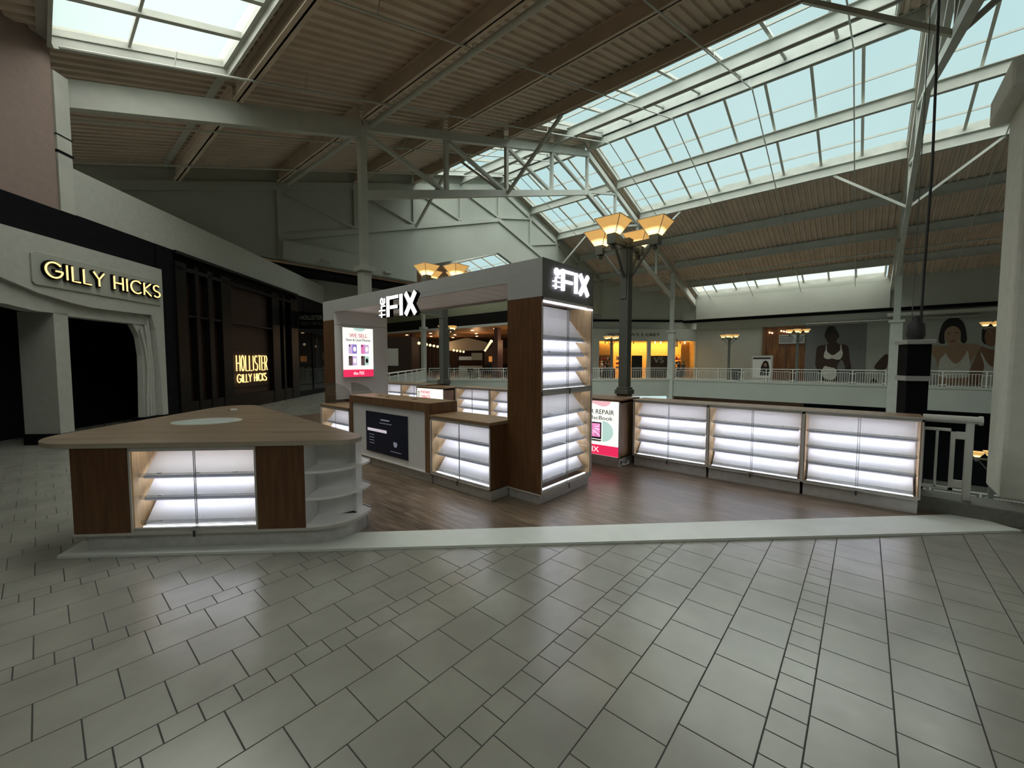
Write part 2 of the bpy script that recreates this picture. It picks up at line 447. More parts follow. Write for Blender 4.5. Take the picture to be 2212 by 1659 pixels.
SKY_F = [(-6.5, -1.55), (-1.25, 12.85), (13.35, 20.0), (24, 34)]
deck('ceiling', -1, .25, -24, 20.3); deck('ceiling', .25, 3.5, 12.5, 20.3); deck('ceiling', .25, 3.5, -2.5, 2.65)
deck('ceiling', .25, 3.5, -24, -2.5)
deck('ceiling', 3.5, RX - 7.4, -24, 20.3)
deck('ceiling', RX + 7.4, 40.5, -24, 20.3); deck('ceiling', 40.5, 44.2, 12.9, 20.3); deck('ceiling', 40.5, 44.2, -24, -1.1)
deck('ceiling', -1, RX - 7.4, 20.3, 62); deck('ceiling', RX + 7.4, 44.2, 20.3, 25); deck('ceiling', 34.6, 44.2, 25, 34); deck('ceiling', RX + 7.4, 44.2, 34, 62)
for SK, xa, xb in ((SKY_Y, RX - 7.4, RX), (SKY_F, RX, RX + 7.4)):
    prev = -24
    for a, b in SK: deck('ceiling', xa, xb, prev, a); prev = b
    deck('ceiling', xa, xb, prev, 62)
st('ceiling', MB().box(-12, -6.2, -24, 20.3, 7.2, 7.4).box(-2.6, -1, -24, 20.3, 7.2, 7.4).box(-6.2, -2.6, -24, -7, 7.2, 7.4).box(-6.2, -2.6, -1, 20.3, 7.2, 7.4), M_WALL)

def purlin(x, y0, y1, h=PU, name='roof_purlin'):
    z = zd(x)
    mb = MB().box(x - .02, x + .02, y0, y1, z - h, z - .01).box(x - .11, x + .11, y0, y1, z - h, z - h + .03).box(x - .11, x + .11, y0, y1, z - .04, z - .01)
    return st(name, mb, M_STEEL if x > RX - 7.3 else M_DECK)
for x in GX[:-1]:
    for y0, y1 in ((-24, -1.55), (-1.25, 12.95), (13.25, 20.3)):
        purlin(x, y0, y1)
    if x > 10: purlin(x, 20.7, 45)
def truss(y, name='roof_truss'):
    mb = MB(); xs = GX[1:10]
    off = 2.3
    for sgn in (-1, 1):
        xe = RX + sgn * (RX - 7.43)
        mb.bar((xe, y, zu(xe) - .16), (RX, y, RZ - .16), .22, .32)
        mb.bar((xe, y, zu(xe) - off - .14), (RX, y, RZ - off - .14), .2, .28)
        mb.bar((xe, y, zu(xe) - .28), (xe + sgn * 7.5, y, zu(xe + sgn * 7.5) - .28), .22, .56)
    for i, x in enumerate(xs):
        if i not in (0, len(xs) - 1): mb.bar((x, y, zu(x) - .2), (x, y, zu(x) - off - .1), .16, .16)
        if i < 4: x2 = xs[i + 1]
        elif i > 4: x2 = xs[i - 1]
        else: continue
        mb.bar((x, y, zu(x) - .3), (x2, y, zu(x2) - off - .1), .13, .15, up=(0, 1, 0))
    return st(name, mb, M_STEEL)
for y in YT: truss(y)
def braces(y, sides, name='roof_brace'):
    mb = MB()
    for x in (14.77, 29.43):
        for s_ in sides:
            mb.bar((x, y, zu(x) - 2.5), (x, y + s_ * 3.1, zu(x) - .02), .12, .12)
    return st(name, mb, M_STEEL)
braces(YT[0], (-1, 1)); braces(YT[1], (-1, 1))
st('roof_brace', MB().bar((14.77, 20.2, zu(14.77) - 2.5), (14.77, 17.2, zu(14.77)), .12, .12).bar((29.43, 20.2, zu(29.43) - 2.5), (29.43, 17.2, zu(29.43)), .12, .12), M_STEEL)

# skylights: raised glazing on a curb, ridge strips, eave strips
def skylight(n, x0, x1, y0, y1, nx, ny, rise=.28, hfr=None, pane=None):
    root = struct_root('window_%d' % n)
    def P(x, y, dz=0): return V((x, y, zd(x) + rise + dz))
    g = MB().add([P(x0, y0), P(x1, y0), P(x1, y1), P(x0, y1)], [(0, 1, 2, 3)])
    g.build('pane', pane or M_SKY, root)
    f = MB()
    fr = hfr or [i / nx for i in range(nx + 1)]
    for t in fr:
        x = x0 + (x1 - x0) * t; f.bar(P(x, y0, -.04), P(x, y1, -.04), .05, .09)
    for i in range(ny + 1):
        y = y0 + (y1 - y0) * i / ny; f.bar(P(x0, y, -.07), P(x1, y, -.07), .075, .14)
        f.bar(P(x0, y, -.13), P(x1, y, -.13), .12, .03)
    f.build('window_frame', M_STEEL, root)
    c = MB()
    for a, b in (((x0, y0), (x1, y0)), ((x0, y1), (x1, y1)), ((x0, y0), (x0, y1)), ((x1, y0), (x1, y1))):
        c.bar(P(*a, -.16), P(*b, -.16), .06, .42)
    c.build('curb_frame', M_STEEL, root)
    return root
k = 1
for SK, xa, xb in ((SKY_Y, RX - 7.3, RX), (SKY_F, RX, RX + 7.3)):
    for a, b in SK:
        skylight(k, xa, xb, a, b, 4, max(2, int(round((b - a) / 1.79))), hfr=[0, .125, .37, .615, .86, 1]); k += 1
for y0, y1 in ((-24, 20.3),):
    for x in (RX - 7.36, RX + 7.36): st('ridge_closure', MB().box(x - .08, x + .08, y0, y1, zd(x) - .03, zd(x) + .42), M_STEEL)
    st('ridge_closure', MB().box(RX - .1, RX + .1, y0, 62, zd(RX) - .02, zd(RX) + .5), M_STEEL)
    for x in (.32, 3.42, 40.48): st('ridge_closure', MB().box(x - .09, x + .09, y0, y1, zd(x) - .03, zd(x) + .40), M_STEEL)
skylight(k, .4, 3.45, 2.7, 12.45, 2, 7, .14, hfr=[0, .39, 1], pane=M_SKYB); k += 1
fill_skylight = struct_root('window_%d' % k); k += 1  # unseen skylight behind the camera, added to light the near floor
MB().add([(-6.2, -7, 7.4), (-2.6, -7, 7.4), (-2.6, -1, 7.4), (-6.2, -1, 7.4)], [(0, 1, 2, 3)]).build('pane', M_SKYB, fill_skylight)
m_ = MB()
for q in range(6): m_.box(-6.2, -2.6, -7 + q * 1.2 - .04, -7 + q * 1.2 + .04, 7.25, 7.38)
m_.box(-4.44, -4.36, -7, -1, 7.25, 7.38).build('window_frame', M_STEEL, fill_skylight)
skylight(k, RX + 7.4, 34.6, 25, 34, 3, 5, .2, hfr=[0, .5, 1]); k += 1
skylight(k, 40.6, 43.1, -.95, 12.8, 1, 8, .2, hfr=[0, .5, 1], pane=M_SKYB); k += 1

# sprinkler pipes under the roof
for y in (18.3, 15.0, 11.6, 8.0, 4.4, .8, -4.5):
    mb = MB().tube([(0.5, y, zu(.5) - .06), (RX, y, RZ - .06), (43.6, y, zu(43.6) - .06)], .028, 6)
    x = 2.2
    while x < 43:
        mb.tube([(x, y, zu(x) - .06), (x + .06, y, zu(x) + .30)], .012, 5); x += 2.75
    tag(st('sprinkler_pipe', mb, M_STEEL), kind='structure')
st('sprinkler_main', MB().tube([(7.75, -12, zu(7.75) - .12), (7.75, 20.2, zu(7.75) - .12)], .085, 10), M_STEEL)
st('sprinkler_main', MB().tube([(38.4, -12, zu(38.4) - .08), (38.4, 20.2, zu(38.4) - .08)], .06, 8), M_STEEL)

# ------------------------------------------------------------------ columns
def column(x, y, w0, w1, zc, ztop, zb=0):
    mb = MB().box(x - w0 / 2, x + w0 / 2, y - w0 / 2, y + w0 / 2, zb, zc).box(x - w0 / 2 - .09, x + w0 / 2 + .09, y - w0 / 2 - .09, y + w0 / 2 + .09, zc, zc + .17)
    mb.box(x - w1 / 2, x + w1 / 2, y - w1 / 2, y + w1 / 2, zc + .17, ztop)
    return st('column', mb, M_STEEL, bevel=.012)
column(7.43, 13.1, .34, .24, 4.75, zu(7.43) - .2)
column(36.8, 13.05, .5, .3, 4.2, zu(36.8) - .2, -6.3)
column(36.8, -1.48, .6, .34, 4.2, zu(36.8) - .2, -6.3)
column(21.5, 28.5, .34, .24, 4.4, 9.0, -6.3)
fg = MB().box(6.90, 7.62, -1.93, -1.19, .17, 4.55).box(6.76, 7.76, -2.07, -1.05, 4.55, 4.86).box(7.2, 7.5, -1.55, -1.25, 4.86, zu(7.43) - .2)
st('column', fg, mat('pale_column_plaster', (.66, .66, .60), .9, var=.05, scale=9, bump=.25), bevel=.03)

# ------------------------------------------------------------------ gable wall over the end of the atrium
gw = MB()
zb = 6.33
out = [(0.3, zb), (14.75, zb), (22.1, 8.6), (29.5, zb), (44, zb), (44, zd(44)), (RX, RZ + PU + .05), (0.3, zd(.3))]
def bot(x): return 6.33 if x < 14.75 or x > 29.5 else (7.24 + (x - 14.75) * .31 if x < RX else 7.24 + (29.5 - x) * .31)
xs = [0.3, 7.43, 14.75, 18.4, RX, 25.8, 29.5, 36.8, 44]
for a, b in zip(xs, xs[1:]):
    gw.prism([(a, bot(a + 1e-4)), (b, bot(b - 1e-4)), (b, zd(b) + .1), (a, zd(a) + .1)], 20.4, 20.65, 'y')
gw.box(7.45, 14.7, 20.05, 20.4, 6.33, 7.15)
gwall = st('wall_back', gw, M_WALL)
tr = MB(); yy = 20.36; off = 2.3
X8 = GX[1:10]
for sgn in (-1, 1):
    xe = RX + sgn * (RX - 1.0)
    tr.bar((xe, yy, zu(xe) - .16), (RX, yy, RZ - .16), .12, .34)
    xe = RX + sgn * (RX - 7.43)
    tr.bar((xe, yy, zu(xe) - off - .14), (RX, yy, RZ - off - .14), .12, .26)
for i, x in enumerate(X8):
    tr.bar((x, yy, zu(x)), (x, yy, (6.33 if i in (0, 8) else zu(x) - off)), .2, .14, up=(0, 1, 0))
    if i < 4: x2 = X8[i + 1]
    elif i > 4: x2 = X8[i - 1]
    else: continue
    tr.bar((x, yy, zu(x) - .3), (x2, yy, zu(x2) - off), .13, .12, up=(0, 1, 0))
st('roof_truss', tr, M_WALL)
st('gap_shade_back', MB().box(.3, 21.5, 20.5, 22.4, 6.05, 6.2), M_BLACK)  # black slab stands in for the shade in the gap under the gable
st('wall_beyond', MB().box(6.5, 19.0, 22.5, 22.8, 4.85, 6.1), M_WALL)
for i, (px, pz) in enumerate(((9.35, 6.5), (12.75, 6.5))):
    t = thing('emergency_light', ('emergency light on the wall beam left of the white column', 'emergency light on the wall beam right of the white column')[i], 'light fitting', (px, 20.05, pz), group='emergency lights on the beam')
    MB().box(-.22, .22, -.1, 0, 0, .1).build('housing', M_TRIM, t); MB().box(-.18, .18, -.12, -.1, .02, .08).build('lens', M_WALL, t)

# enclosing walls far behind the picture
st('wall_south', MB().box(XB, XE, YB - .3, YB, -6.3, 16), M_WALL)
st('wall_west', MB().box(XB - .3, XB, YB, YE, 0, 9), M_WALL)
st('wall_north', MB().box(XB, XE, YE, YE + .3, 0, 16), M_WALL)

# ------------------------------------------------------------------ left wall (45 degrees to the grid), local x = along it, y = into it
LW = dict(loc=(-6.096, 6.096, 0), rz=R_(45))
def lw(name, kind=True):
    return struct_root(name, LW['loc'], LW['rz'])
w = lw('wall_left')
MB().box(-6, 9.2, 0, .3, 4.78, 11).build('upper_stucco', M_PINK, w)
MB().box(9.2, 26, -.02, .35, 4.80, 5.76).build('fascia', M_STUC, w)
MB().box(9.2, 9.5, -.04, .22, 4.78, 7.55).build('steel_post', M_STEEL, w)
MB().box(9.19, 9.52, -.05, .23, 5.95, 6.0).box(9.19, 9.52, -.05, .23, 6.3, 6.32).build('post_band', M_BLACK, w)
MB().box(-6, 11.66, -.02, .3, 4.12, 4.78).box(11.62, 12.2, -.05, .3, 0, 4.79).box(19.4, 26, .3, .5, 0, 4.8).box(-6, 20, 1.6, 1.7, 0, 4.8).build('black_band', M_BLACK, w)
MB().box(-6, 11.7, .3, 1.6, 4.0, 4.1).build('shop_ceiling', M_BLACK, w)

shop = thing('storefront', 'pale stucco storefront with a sagging fascia above two dark openings', 'storefront', LW['loc'], LW['rz'])
curve = [(3.0, 4.1), (6.5, 3.6), (7.4, 3.33), (8.07, 3.14), (8.55, 3.0), (9.18, 2.90), (9.6, 2.86), (10.2, 2.86), (11.21, 2.88)]
# outer stucco skin with the sagging lower edge, then the right jamb
sk = MB().prism([(3.0, 4.12)] + curve + [(11.32, 2.5), (11.38, 1.8), (11.42, 1.2), (11.44, .27), (11.62, .27), (11.62, 4.12)], -.16, 0, 'y')
sk.build('upper_facade', M_STUC, shop)
hd = MB()
hd.prism([(3, 4.1), (3, 2.75), (8.07, 2.73), (8.58, 2.66), (8.90, 2.66), (8.90, 3.1)], -.07, .25, 'y')
hd.prism([(8.90, 3.05), (8.90, 2.66), (9.18, 2.63), (10.2, 2.62), (11.25, 2.62), (11.25, 2.95)], -.05, .25, 'y')
hd.build('header', M_STUC, shop)
MB().box(8.90, 9.19, -.05, .62, .22, 2.68).build('pier', M_STUC, shop)
MB().prism([(10.78, 2.63), (10.97, 2.31), (11.03, 1.84), (11.02, 1.3), (10.98, .27), (11.44, .27), (11.38, 1.8), (11.25, 2.63)], -.03, .1, 'y').build('curtain_panel', M_STUC, shop)
for i, fold in enumerate(([(11.18, 2.85), (11.24, 2.3), (11.29, 1.6), (11.27, .9), (11.25, .28)], [(11.12, 2.62), (11.17, 2.2), (11.21, 1.5), (11.17, .9), (11.16, .28)], [(10.95, 2.5), (11.08, 2.0), (11.13, 1.5), (11.08, .9), (11.05, .28)])):
    MB().tube([(a, -.06 - .01 * i, b) for a, b in fold], .03, 8).build('curtain_fold', M_STUC, shop, smooth=True)
MB().box(11.62, 11.66, -.14, .1, 0, 4.12).box(8.85, 9.2, -.05, .6, 0, .22).box(10.95, 11.66, -.12, .2, 0, .27).build('baseboard', M_BLACK, shop)
# sign panel
sg = thing('shop_sign', 'pale rounded sign panel with gold neon style letters over the dark openings', 'sign', LW['loc'], LW['rz'])
rr = [(8.47, 3.15), (11.5, 3.15), (11.5, 3.80), (8.47, 3.78), (8.42, 3.73), (8.42, 3.2)]
MB().prism(rr, -.19, -.16, 'y').build('sign_panel', M_WALL, sg, bevel=.008)
stroke_word('GILLY', 8.6, 9.84, 3.335, 3.63, -.215, .034, .05).build('letter_backing', M_BLACK, sg)
stroke_word('GILLY', 8.6, 9.84, 3.335, 3.63, -.25, .0165).build('lit_letters', M_GOLD, sg)
stroke_word('HICKS', 10.06, 11.42, 3.345, 3.64, -.215, .034, .05).build('letter_backing', M_BLACK, sg)
stroke_word('HICKS', 10.06, 11.42, 3.345, 3.64, -.25, .0165).build('lit_letters', M_GOLD, sg)

# black louvred storefront
bs = thing('storefront', 'black framed storefront with tall dark brown panels and a lit sign', 'storefront', LW['loc'], LW['rz'])
MB().box(12.2, 19.75, .12, .3, 0, 4.78).build('back_wall', M_BLACK, bs)
fr = MB()
for a, b in ((12.2, 12.62), (12.98, 13.14), (13.55, 13.78), (14.2, 14.72), (17.45, 18.05), (18.35, 18.5), (19.1, 19.78)): fr.box(a, b, -.1, .12, 0, 4.5)
fr.box(12.2, 19.78, -.1, .12, 4.28, 4.4).box(12.2, 19.78, -.14, .12, 4.7, 4.79).box(12.4, 17.5, -.08, .12, 2.98, 3.04).box(12.2, 19.78, -.08, .12, 0, .5)
fr.build('frame', M_BLACKG, bs, bevel=.01)
for a, b, z0, z1 in ((12.62, 12.98, .5, 4.28), (13.14, 13.55, .5, 4.28), (13.78, 14.2, .5, 4.28), (14.72, 17.45, .5, 2.98), (14.72, 17.45, 3.04, 4.28), (18.05, 18.35, .5, 4.28)):
    MB().box(a, b, .09, .115, z0, z1).build('panel', M_BROWND, bs)
s2 = thing('shop_sign', 'two lines of warm lit letters low on the black storefront', 'sign', LW['loc'], LW['rz'])
MB().box(14.72, 17.25, .04, .09, .75, 2.05).build('sign_panel', M_BROWND, s2)
stroke_word('HOLLISTER', 15.02, 17.1, 1.34, 1.90, -.01, .019).build('lit_letters', M_GOLD, s2)
stroke_word('GILLY HICKS', 15.05, 17.02, .93, 1.22, -.01, .018).build('lit_letters', M_GOLD, s2)
# blade sign sticking out from the wall further on
s3 = thing('blade_sign', 'small black hanging sign with dim grey letters beside the corridor', 'sign', (-6.096 + 19.82 * .70711, 6.096 + 19.82 * .70711, 0), R_(-45))
MB().box(.12, 1.35, -.03, .03, 3.2, 3.95).build('sign_board', M_BLACK, s3)
MB().box(.12, .6, -.02, .02, 3.95, 4.0).box(.3, .34, -.02, .02, 3.95, 4.6).build('bracket', M_BLACK, s3)
lettering('HOLLISTER', M_WALL, s3, .2, 1.2, 3.62, 3.82, -.035)
lettering('GILLY HICKS', M_POST, s3, .2, 1.2, 3.38, 3.52, -.035)
# corridor shop beyond: dim display window
dw = thing('shop_window', 'dim shop window with mannequins at the end of the black storefront', 'shop window', LW['loc'], LW['rz'])
MB().box(19.8, 25.5, .7, .75, 0, 3.3).build('back_wall', M_SHOPB, dw)
MB().box(19.8, 25.5, 0, .06, 0, .25).box(19.8, 25.5, 0, .06, 3.1, 4.79).box(21.6, 21.7, 0, .06, 0, 3.2).box(23.6, 23.7, 0, .06, 0, 3.2).build('frame', M_BLACK, dw)
MB().box(19.8, 25.5, .02, .03, .25, 3.1).build('pane', M_GLASS, dw)
MB().box(20.0, 20.9, .5, .55, .4, 2.6).build('poster', M_FASCD, dw)
MB().box(22.6, 24.6, .4, .6, 2.62, 2.82).box(23.0, 24.8, .4, .6, 1.95, 2.1).build('lamp_glow', M_BULB, dw)
for q in range(3):
    x = 20.3 + q * .75; m = MB(); m.tube([(x, .4, .3), (x, .4, 1.0), (x, .4, 1.35), (x, .4, 1.5)], [.1, .12, .17, .05], 8).sphere((x, .4, 1.65), .1)
    m.build('mannequin', M_BROWND, dw, smooth=True)

# ------------------------------------------------------------------ far side of the atrium
fw = MB().box(44, 44.3, -24, 13.1, -6.3, 4.84).box(43.9, 44.3, -24, 13.1, 4.84, 5.62)
st('wall_right', fw, M_WALL)
st('gap_shade_right', MB().box(43.6, 44.4, -24, 20, 5.60, 5.86), M_BLACK)  # shade of the gap above the far shops, painted as a black strip
st('wall_upper_right', MB().box(43.15, 43.5, -1.3, 12.95, 5.84, 7.85).box(43.5, 44.4, -24, 20.3, 5.84, zd(44) + .3), M_WALL)
st('trim_6', MB().box(42.6, 43.15, -24, -1.2, 5.1, 5.35).box(42.9, 43.9, -6, 3.9, 4.84, 4.9), M_STUC)
st('wall_right_lower', MB().box(39, 39.2, -24, 13, -6.3, -1.35), M_BLACK)
st('wall_right_lower', MB().box(38.9, 39.0, 3.5, 14, -6.3, -1.35), M_SHOPB)

# diagonal wall with the lingerie shop; local x runs (1,-1)/sqrt2 from the corner (44,13.1)
VW = dict(loc=(44, 13.1, 0), rz=R_(-45))
vw = struct_root('wall_diagonal', VW['loc'], VW['rz'])
m = MB().box(-12.5, 0, 0, .25, 3.72, 4.92).box(-12.5, -10.1, 0, .25, 0, 3.72).box(-5.13, -4.76, 0, .25, 0, 3.72).box(-.08, 0, 0, .25, 0, 3.72)
m.box(-12.5, .9, .6, .9, 4.92, 5.7)
m.build('wall_face', M_WALL, vw)
MB().box(-12.5, .9, .5, .9, 5.7, 5.9).build('shadow_gap', M_BLACK, vw)
MB().box(-12.5, .9, .7, 1.0, 5.9, 10).build('upper_wall', M_WALL, vw)
vs_ = thing('storefront', 'lingerie shop with amber lit windows across the atrium', 'storefront', VW['loc'], VW['rz'])
MB().box(-10.2, 0, 3.0, 3.1, 0, 3.9).box(-10.3, -10.2, 0.25, 3.1, 0, 3.9).box(-.1, 0, .25, 3.1, 0, 3.9).box(-10.2, 0, .25, 3.1, 3.9, 4.0).build('interior', M_SHOPGLOW, vs_)
MB().box(-10.1, -8.15, 1.5, 1.55, 0, 3.72).build('partition', M_SHOPGLOW, vs_); MB().box(-1.0, -.1, 1.2, 1.25, 0, 3.7).build('partition', M_SHOPGLOW, vs_)
for a, b in ((-10.1, -5.13), (-4.76, -.08)):
    MB().box(a, b, .1, .12, .1, 3.72).build('pane', M_GLASS, vs_)
lettering("VICTORIA'S S CRET", M_INK, vs_, -9.3, -3.85, 4.22, 4.5, -.02, .03)
MB().box(-6.5, -5.4, .6, .7, 0, 2.26).build('dark_panel', M_BLACK, vs_)
MB().box(-4.65, -2.25, .5, .55, 0, 2.24).build('banner', M_BROWND, vs_)
lettering('VS', M_WALL, vs_, -4.25, -3.2, 1.5, 2.1, .48, .01)
for a in (-9.9, -9.2, -8.5, -7.6, -6.9, -6.2, -4.4, -3.9, -3.3, -2.0, -1.2, -.7):
    m = MB().tube([(a, 1.0, 3.72), (a, 1.0, 3.5)], .05, 6); m.build('spotlight', M_BULB if int(a * 10) % 2 else M_INK, vs_)
for a in (-9.6, -9.0, -7.6, -1.9, -1.4, -.9):
    m = MB().tube([(a, .8, .1), (a, .8, 1.0), (a, .8, 1.35), (a, .8, 1.5)], [.1, .14, .2, .06], 8).sphere((a, .8, 1.62), .11)
    m.build('mannequin', (M_INK, M_REDINK, M_TRIM)[int(a * 7) % 3], vs_, smooth=True)
MB().box(-10, -8.2, .7, 1.3, 0, .9).build('display_table', M_BROWND, vs_); MB().box(-2.1, -.9, .9, 1.4, 0, .85).build('display_table', M_BROWND, vs_)
rk = [mat('garment_pink', (.6, .2, .18), .8), mat('garment_cream', (.7, .6, .45), .8), M_REDINK, M_INK, mat('garment_rose', (.5, .1, .12), .8)]
for xs_, n_ in ((-10.0, 8), (-2.15, 9), (-7.9, 5)):
    sf = MB()
    for z in (.9, 1.35, 1.8, 2.25): sf.box(xs_, xs_ + n_ * .22, 1.3, 1.5, z, z + .03)
    rack = sf.build('display_rack', M_BROWND, vs_)
    for mi in range(5):
        gm = MB()
        for i in range(n_):
            for z in (.93, 1.38, 1.83):
                if (i * 7 + int(z * 20)) % 5 == mi: gm.box(xs_ + i * .22 + .02, xs_ + i * .22 + .18, 1.28, 1.45, z, z + random.uniform(.12, .34))
        if gm.v: gm.build('garments', rk[mi], rack)['kind'] = 'stuff'
vl = bpy.data.objects.new('shop_lamp', bpy.data.lights.new('shop_lamp', 'AREA')); COL.objects.link(vl)
vl.data.shape = 'RECTANGLE'; vl.data.size = 9.4; vl.data.size_y = 1.6; vl.data.energy = 750; vl.data.color = (1, .62, .22)
vl.location = (44 + (-5) * .70711 + 1.9 * .70711, 13.1 + 5 * .70711 + 1.9 * .70711, 3.85); vl.rotation_euler = (0, 0, R_(-45))
# small hanging shop sign
hs = thing('hanging_sign', 'small teal sign hanging by the far white column', 'sign', VW['loc'], VW['rz'])
MB().box(-2.35, -2.3, -.75, -.15, 3.1, 3.8).build('sign_board', M_TEALE and M_POST, hs); MB().bar((-2.32, -.05, 4.15), (-2.32, -.6, 3.8), .03, .03).build('arm', M_INK, hs)

# openings and posters on the far wall (X = 44 plane); local x = -Y, seen from the atrium
PW = dict(loc=(44, 0, 0), rz=R_(-90))
es = thing('storefront', 'dark orange shop entrance between blank wall and poster', 'storefront', PW['loc'], PW['rz'])
MB().box(-7.2, -4.0, -.02, .02, 0, 4.8).build('interior', wood('amber_interior', (.07, .022, .008), (.16, .06, .018), (.30, .13, .035), (6, 6, .5), 1.2), es)
MB().box(-7.25, -7.0, -.14, 0, 0, 4.84).box(-5.55, -5.45, -.1, 0, 0, 3.2).build('frame', M_SHOPB, es)
MB().box(-5.95, -4.05, -.12, -.05, 3.25, 4.05).build('hours_board', M_FASC, es)
for z in (3.4, 3.55, 3.7, 3.85): MB().box(-5.9, -4.9, -.13, -.12, z, z + .05).box(-4.6, -4.15, -.13, -.12, z, z + .05).build('print_line', M_INK, es)
for a, z in ((-6.7, 4.3), (-6.5, 4.25), (-5.8, 4.4), (-5.6, 4.35), (-5.4, 4.3)): MB().sphere((a, -.08, z), .07).build('lamp_glow', M_BULB, es)

def skin(n, c): return mat(n, c, .7, var=.08)
SK1 = skin('poster_skin_dark', (.045, .022, .016)); SK2 = skin('poster_skin_tan', (.36, .23, .15)); SK3 = skin('poster_skin_brown', (.24, .13, .08)); HR = skin('poster_hair', (.012, .008, .007))
CL = skin('poster_cloth', (.62, .62, .56)); GB = skin('poster_grey', (.17, .17, .17)); LIPS = skin('poster_lips', (.22, .06, .05))
def figure_poster(name, label, x0, x1, z0, z1, bgm, shapes):
    t = thing(name, label, 'poster', PW['loc'], PW['rz'])
    MB().box(x0, x1, -.03, 0, z0, z1).build('backing', bgm, t)
    for i, (nm, m_, pts) in enumerate(shapes):
        for _ in range(2):
            q = []
            for a, b in zip(pts, pts[1:] + pts[:1]): q += [(a[0] * .75 + b[0] * .25, a[1] * .75 + b[1] * .25), (a[0] * .25 + b[0] * .75, a[1] * .25 + b[1] * .75)]
            pts = q
        MB().prism(pts, -.034 - .002 * i, -.03, 'y').build(nm, m_, t)
    return t
figure_poster('wall_poster', 'tall grey poster of a seated person in white underwear', -3.99, 0.04, 0.02, 4.74, GB, [
    ('torso', SK1, [(-2.4, 3.34), (-2.39, 3.13), (-2.57, 3.09), (-3.03, 3.03), (-3.21, 2.84), (-3.23, 1.93), (-3.26, 1.28), (-3.01, 0.83), (-2.74, 0.64), (-2.81, -0.47), (-1.59, -0.42), (-1.74, 0.91), (-1.15, 0.92), (-0.76, 0.93), (-0.93, 1.67), (-1.04, 2.8), (-1.22, 3.08), (-1.71, 3.11), (-1.9, 3.32)]),
    ('gap', GB, [(-1.52, 1.86), (-1.37, 1.67), (-1.15, 0.92), (-1.71, 0.91), (-1.77, 1.29)]),
    ('hair', HR, [(-2.64, 3.66), (-2.69, 4.05), (-2.58, 4.3), (-2.52, 4.58), (-2.32, 4.67), (-2.07, 4.64), (-1.95, 4.46), (-1.93, 4.3), (-1.75, 4.07), (-1.69, 3.69), (-1.78, 3.57), (-1.85, 4.01), (-2.55, 4.04), (-2.56, 3.6)]),
    ('face', SK1, [(-1.79, 3.7), (-1.83, 3.44), (-1.93, 3.23), (-2.08, 3.12), (-2.26, 3.12), (-2.43, 3.25), (-2.55, 3.46), (-2.6, 3.73), (-2.57, 3.99), (-2.46, 4.19), (-2.31, 4.3), (-2.13, 4.29), (-1.96, 4.17), (-1.84, 3.96)]),
    ('hair_top', HR, [(-2.59, 3.85), (-2.56, 4.24), (-2.26, 4.36), (-1.93, 4.21), (-1.79, 3.82), (-2.0, 4.05), (-2.4, 4.07)]),
    ('brassiere', CL, [(-2.57, 3.09), (-2.51, 3.08), (-2.5, 2.57), (-2.39, 2.41), (-2.07, 2.11), (-1.69, 2.49), (-1.57, 2.62), (-1.61, 3.09), (-1.54, 3.09), (-1.49, 2.62), (-1.4, 2.4), (-1.46, 2.05), (-1.57, 1.82), (-1.82, 1.81), (-2.1, 1.93), (-2.37, 1.83), (-2.61, 1.93), (-2.69, 2.06), (-2.66, 2.38), (-2.56, 2.64)]),
    ('briefs', CL, [(-2.66, 1.35), (-2.25, 1.16), (-1.77, 1.1), (-1.74, 0.28), (-2.21, 0.01), (-2.81, 0.38)]),
])
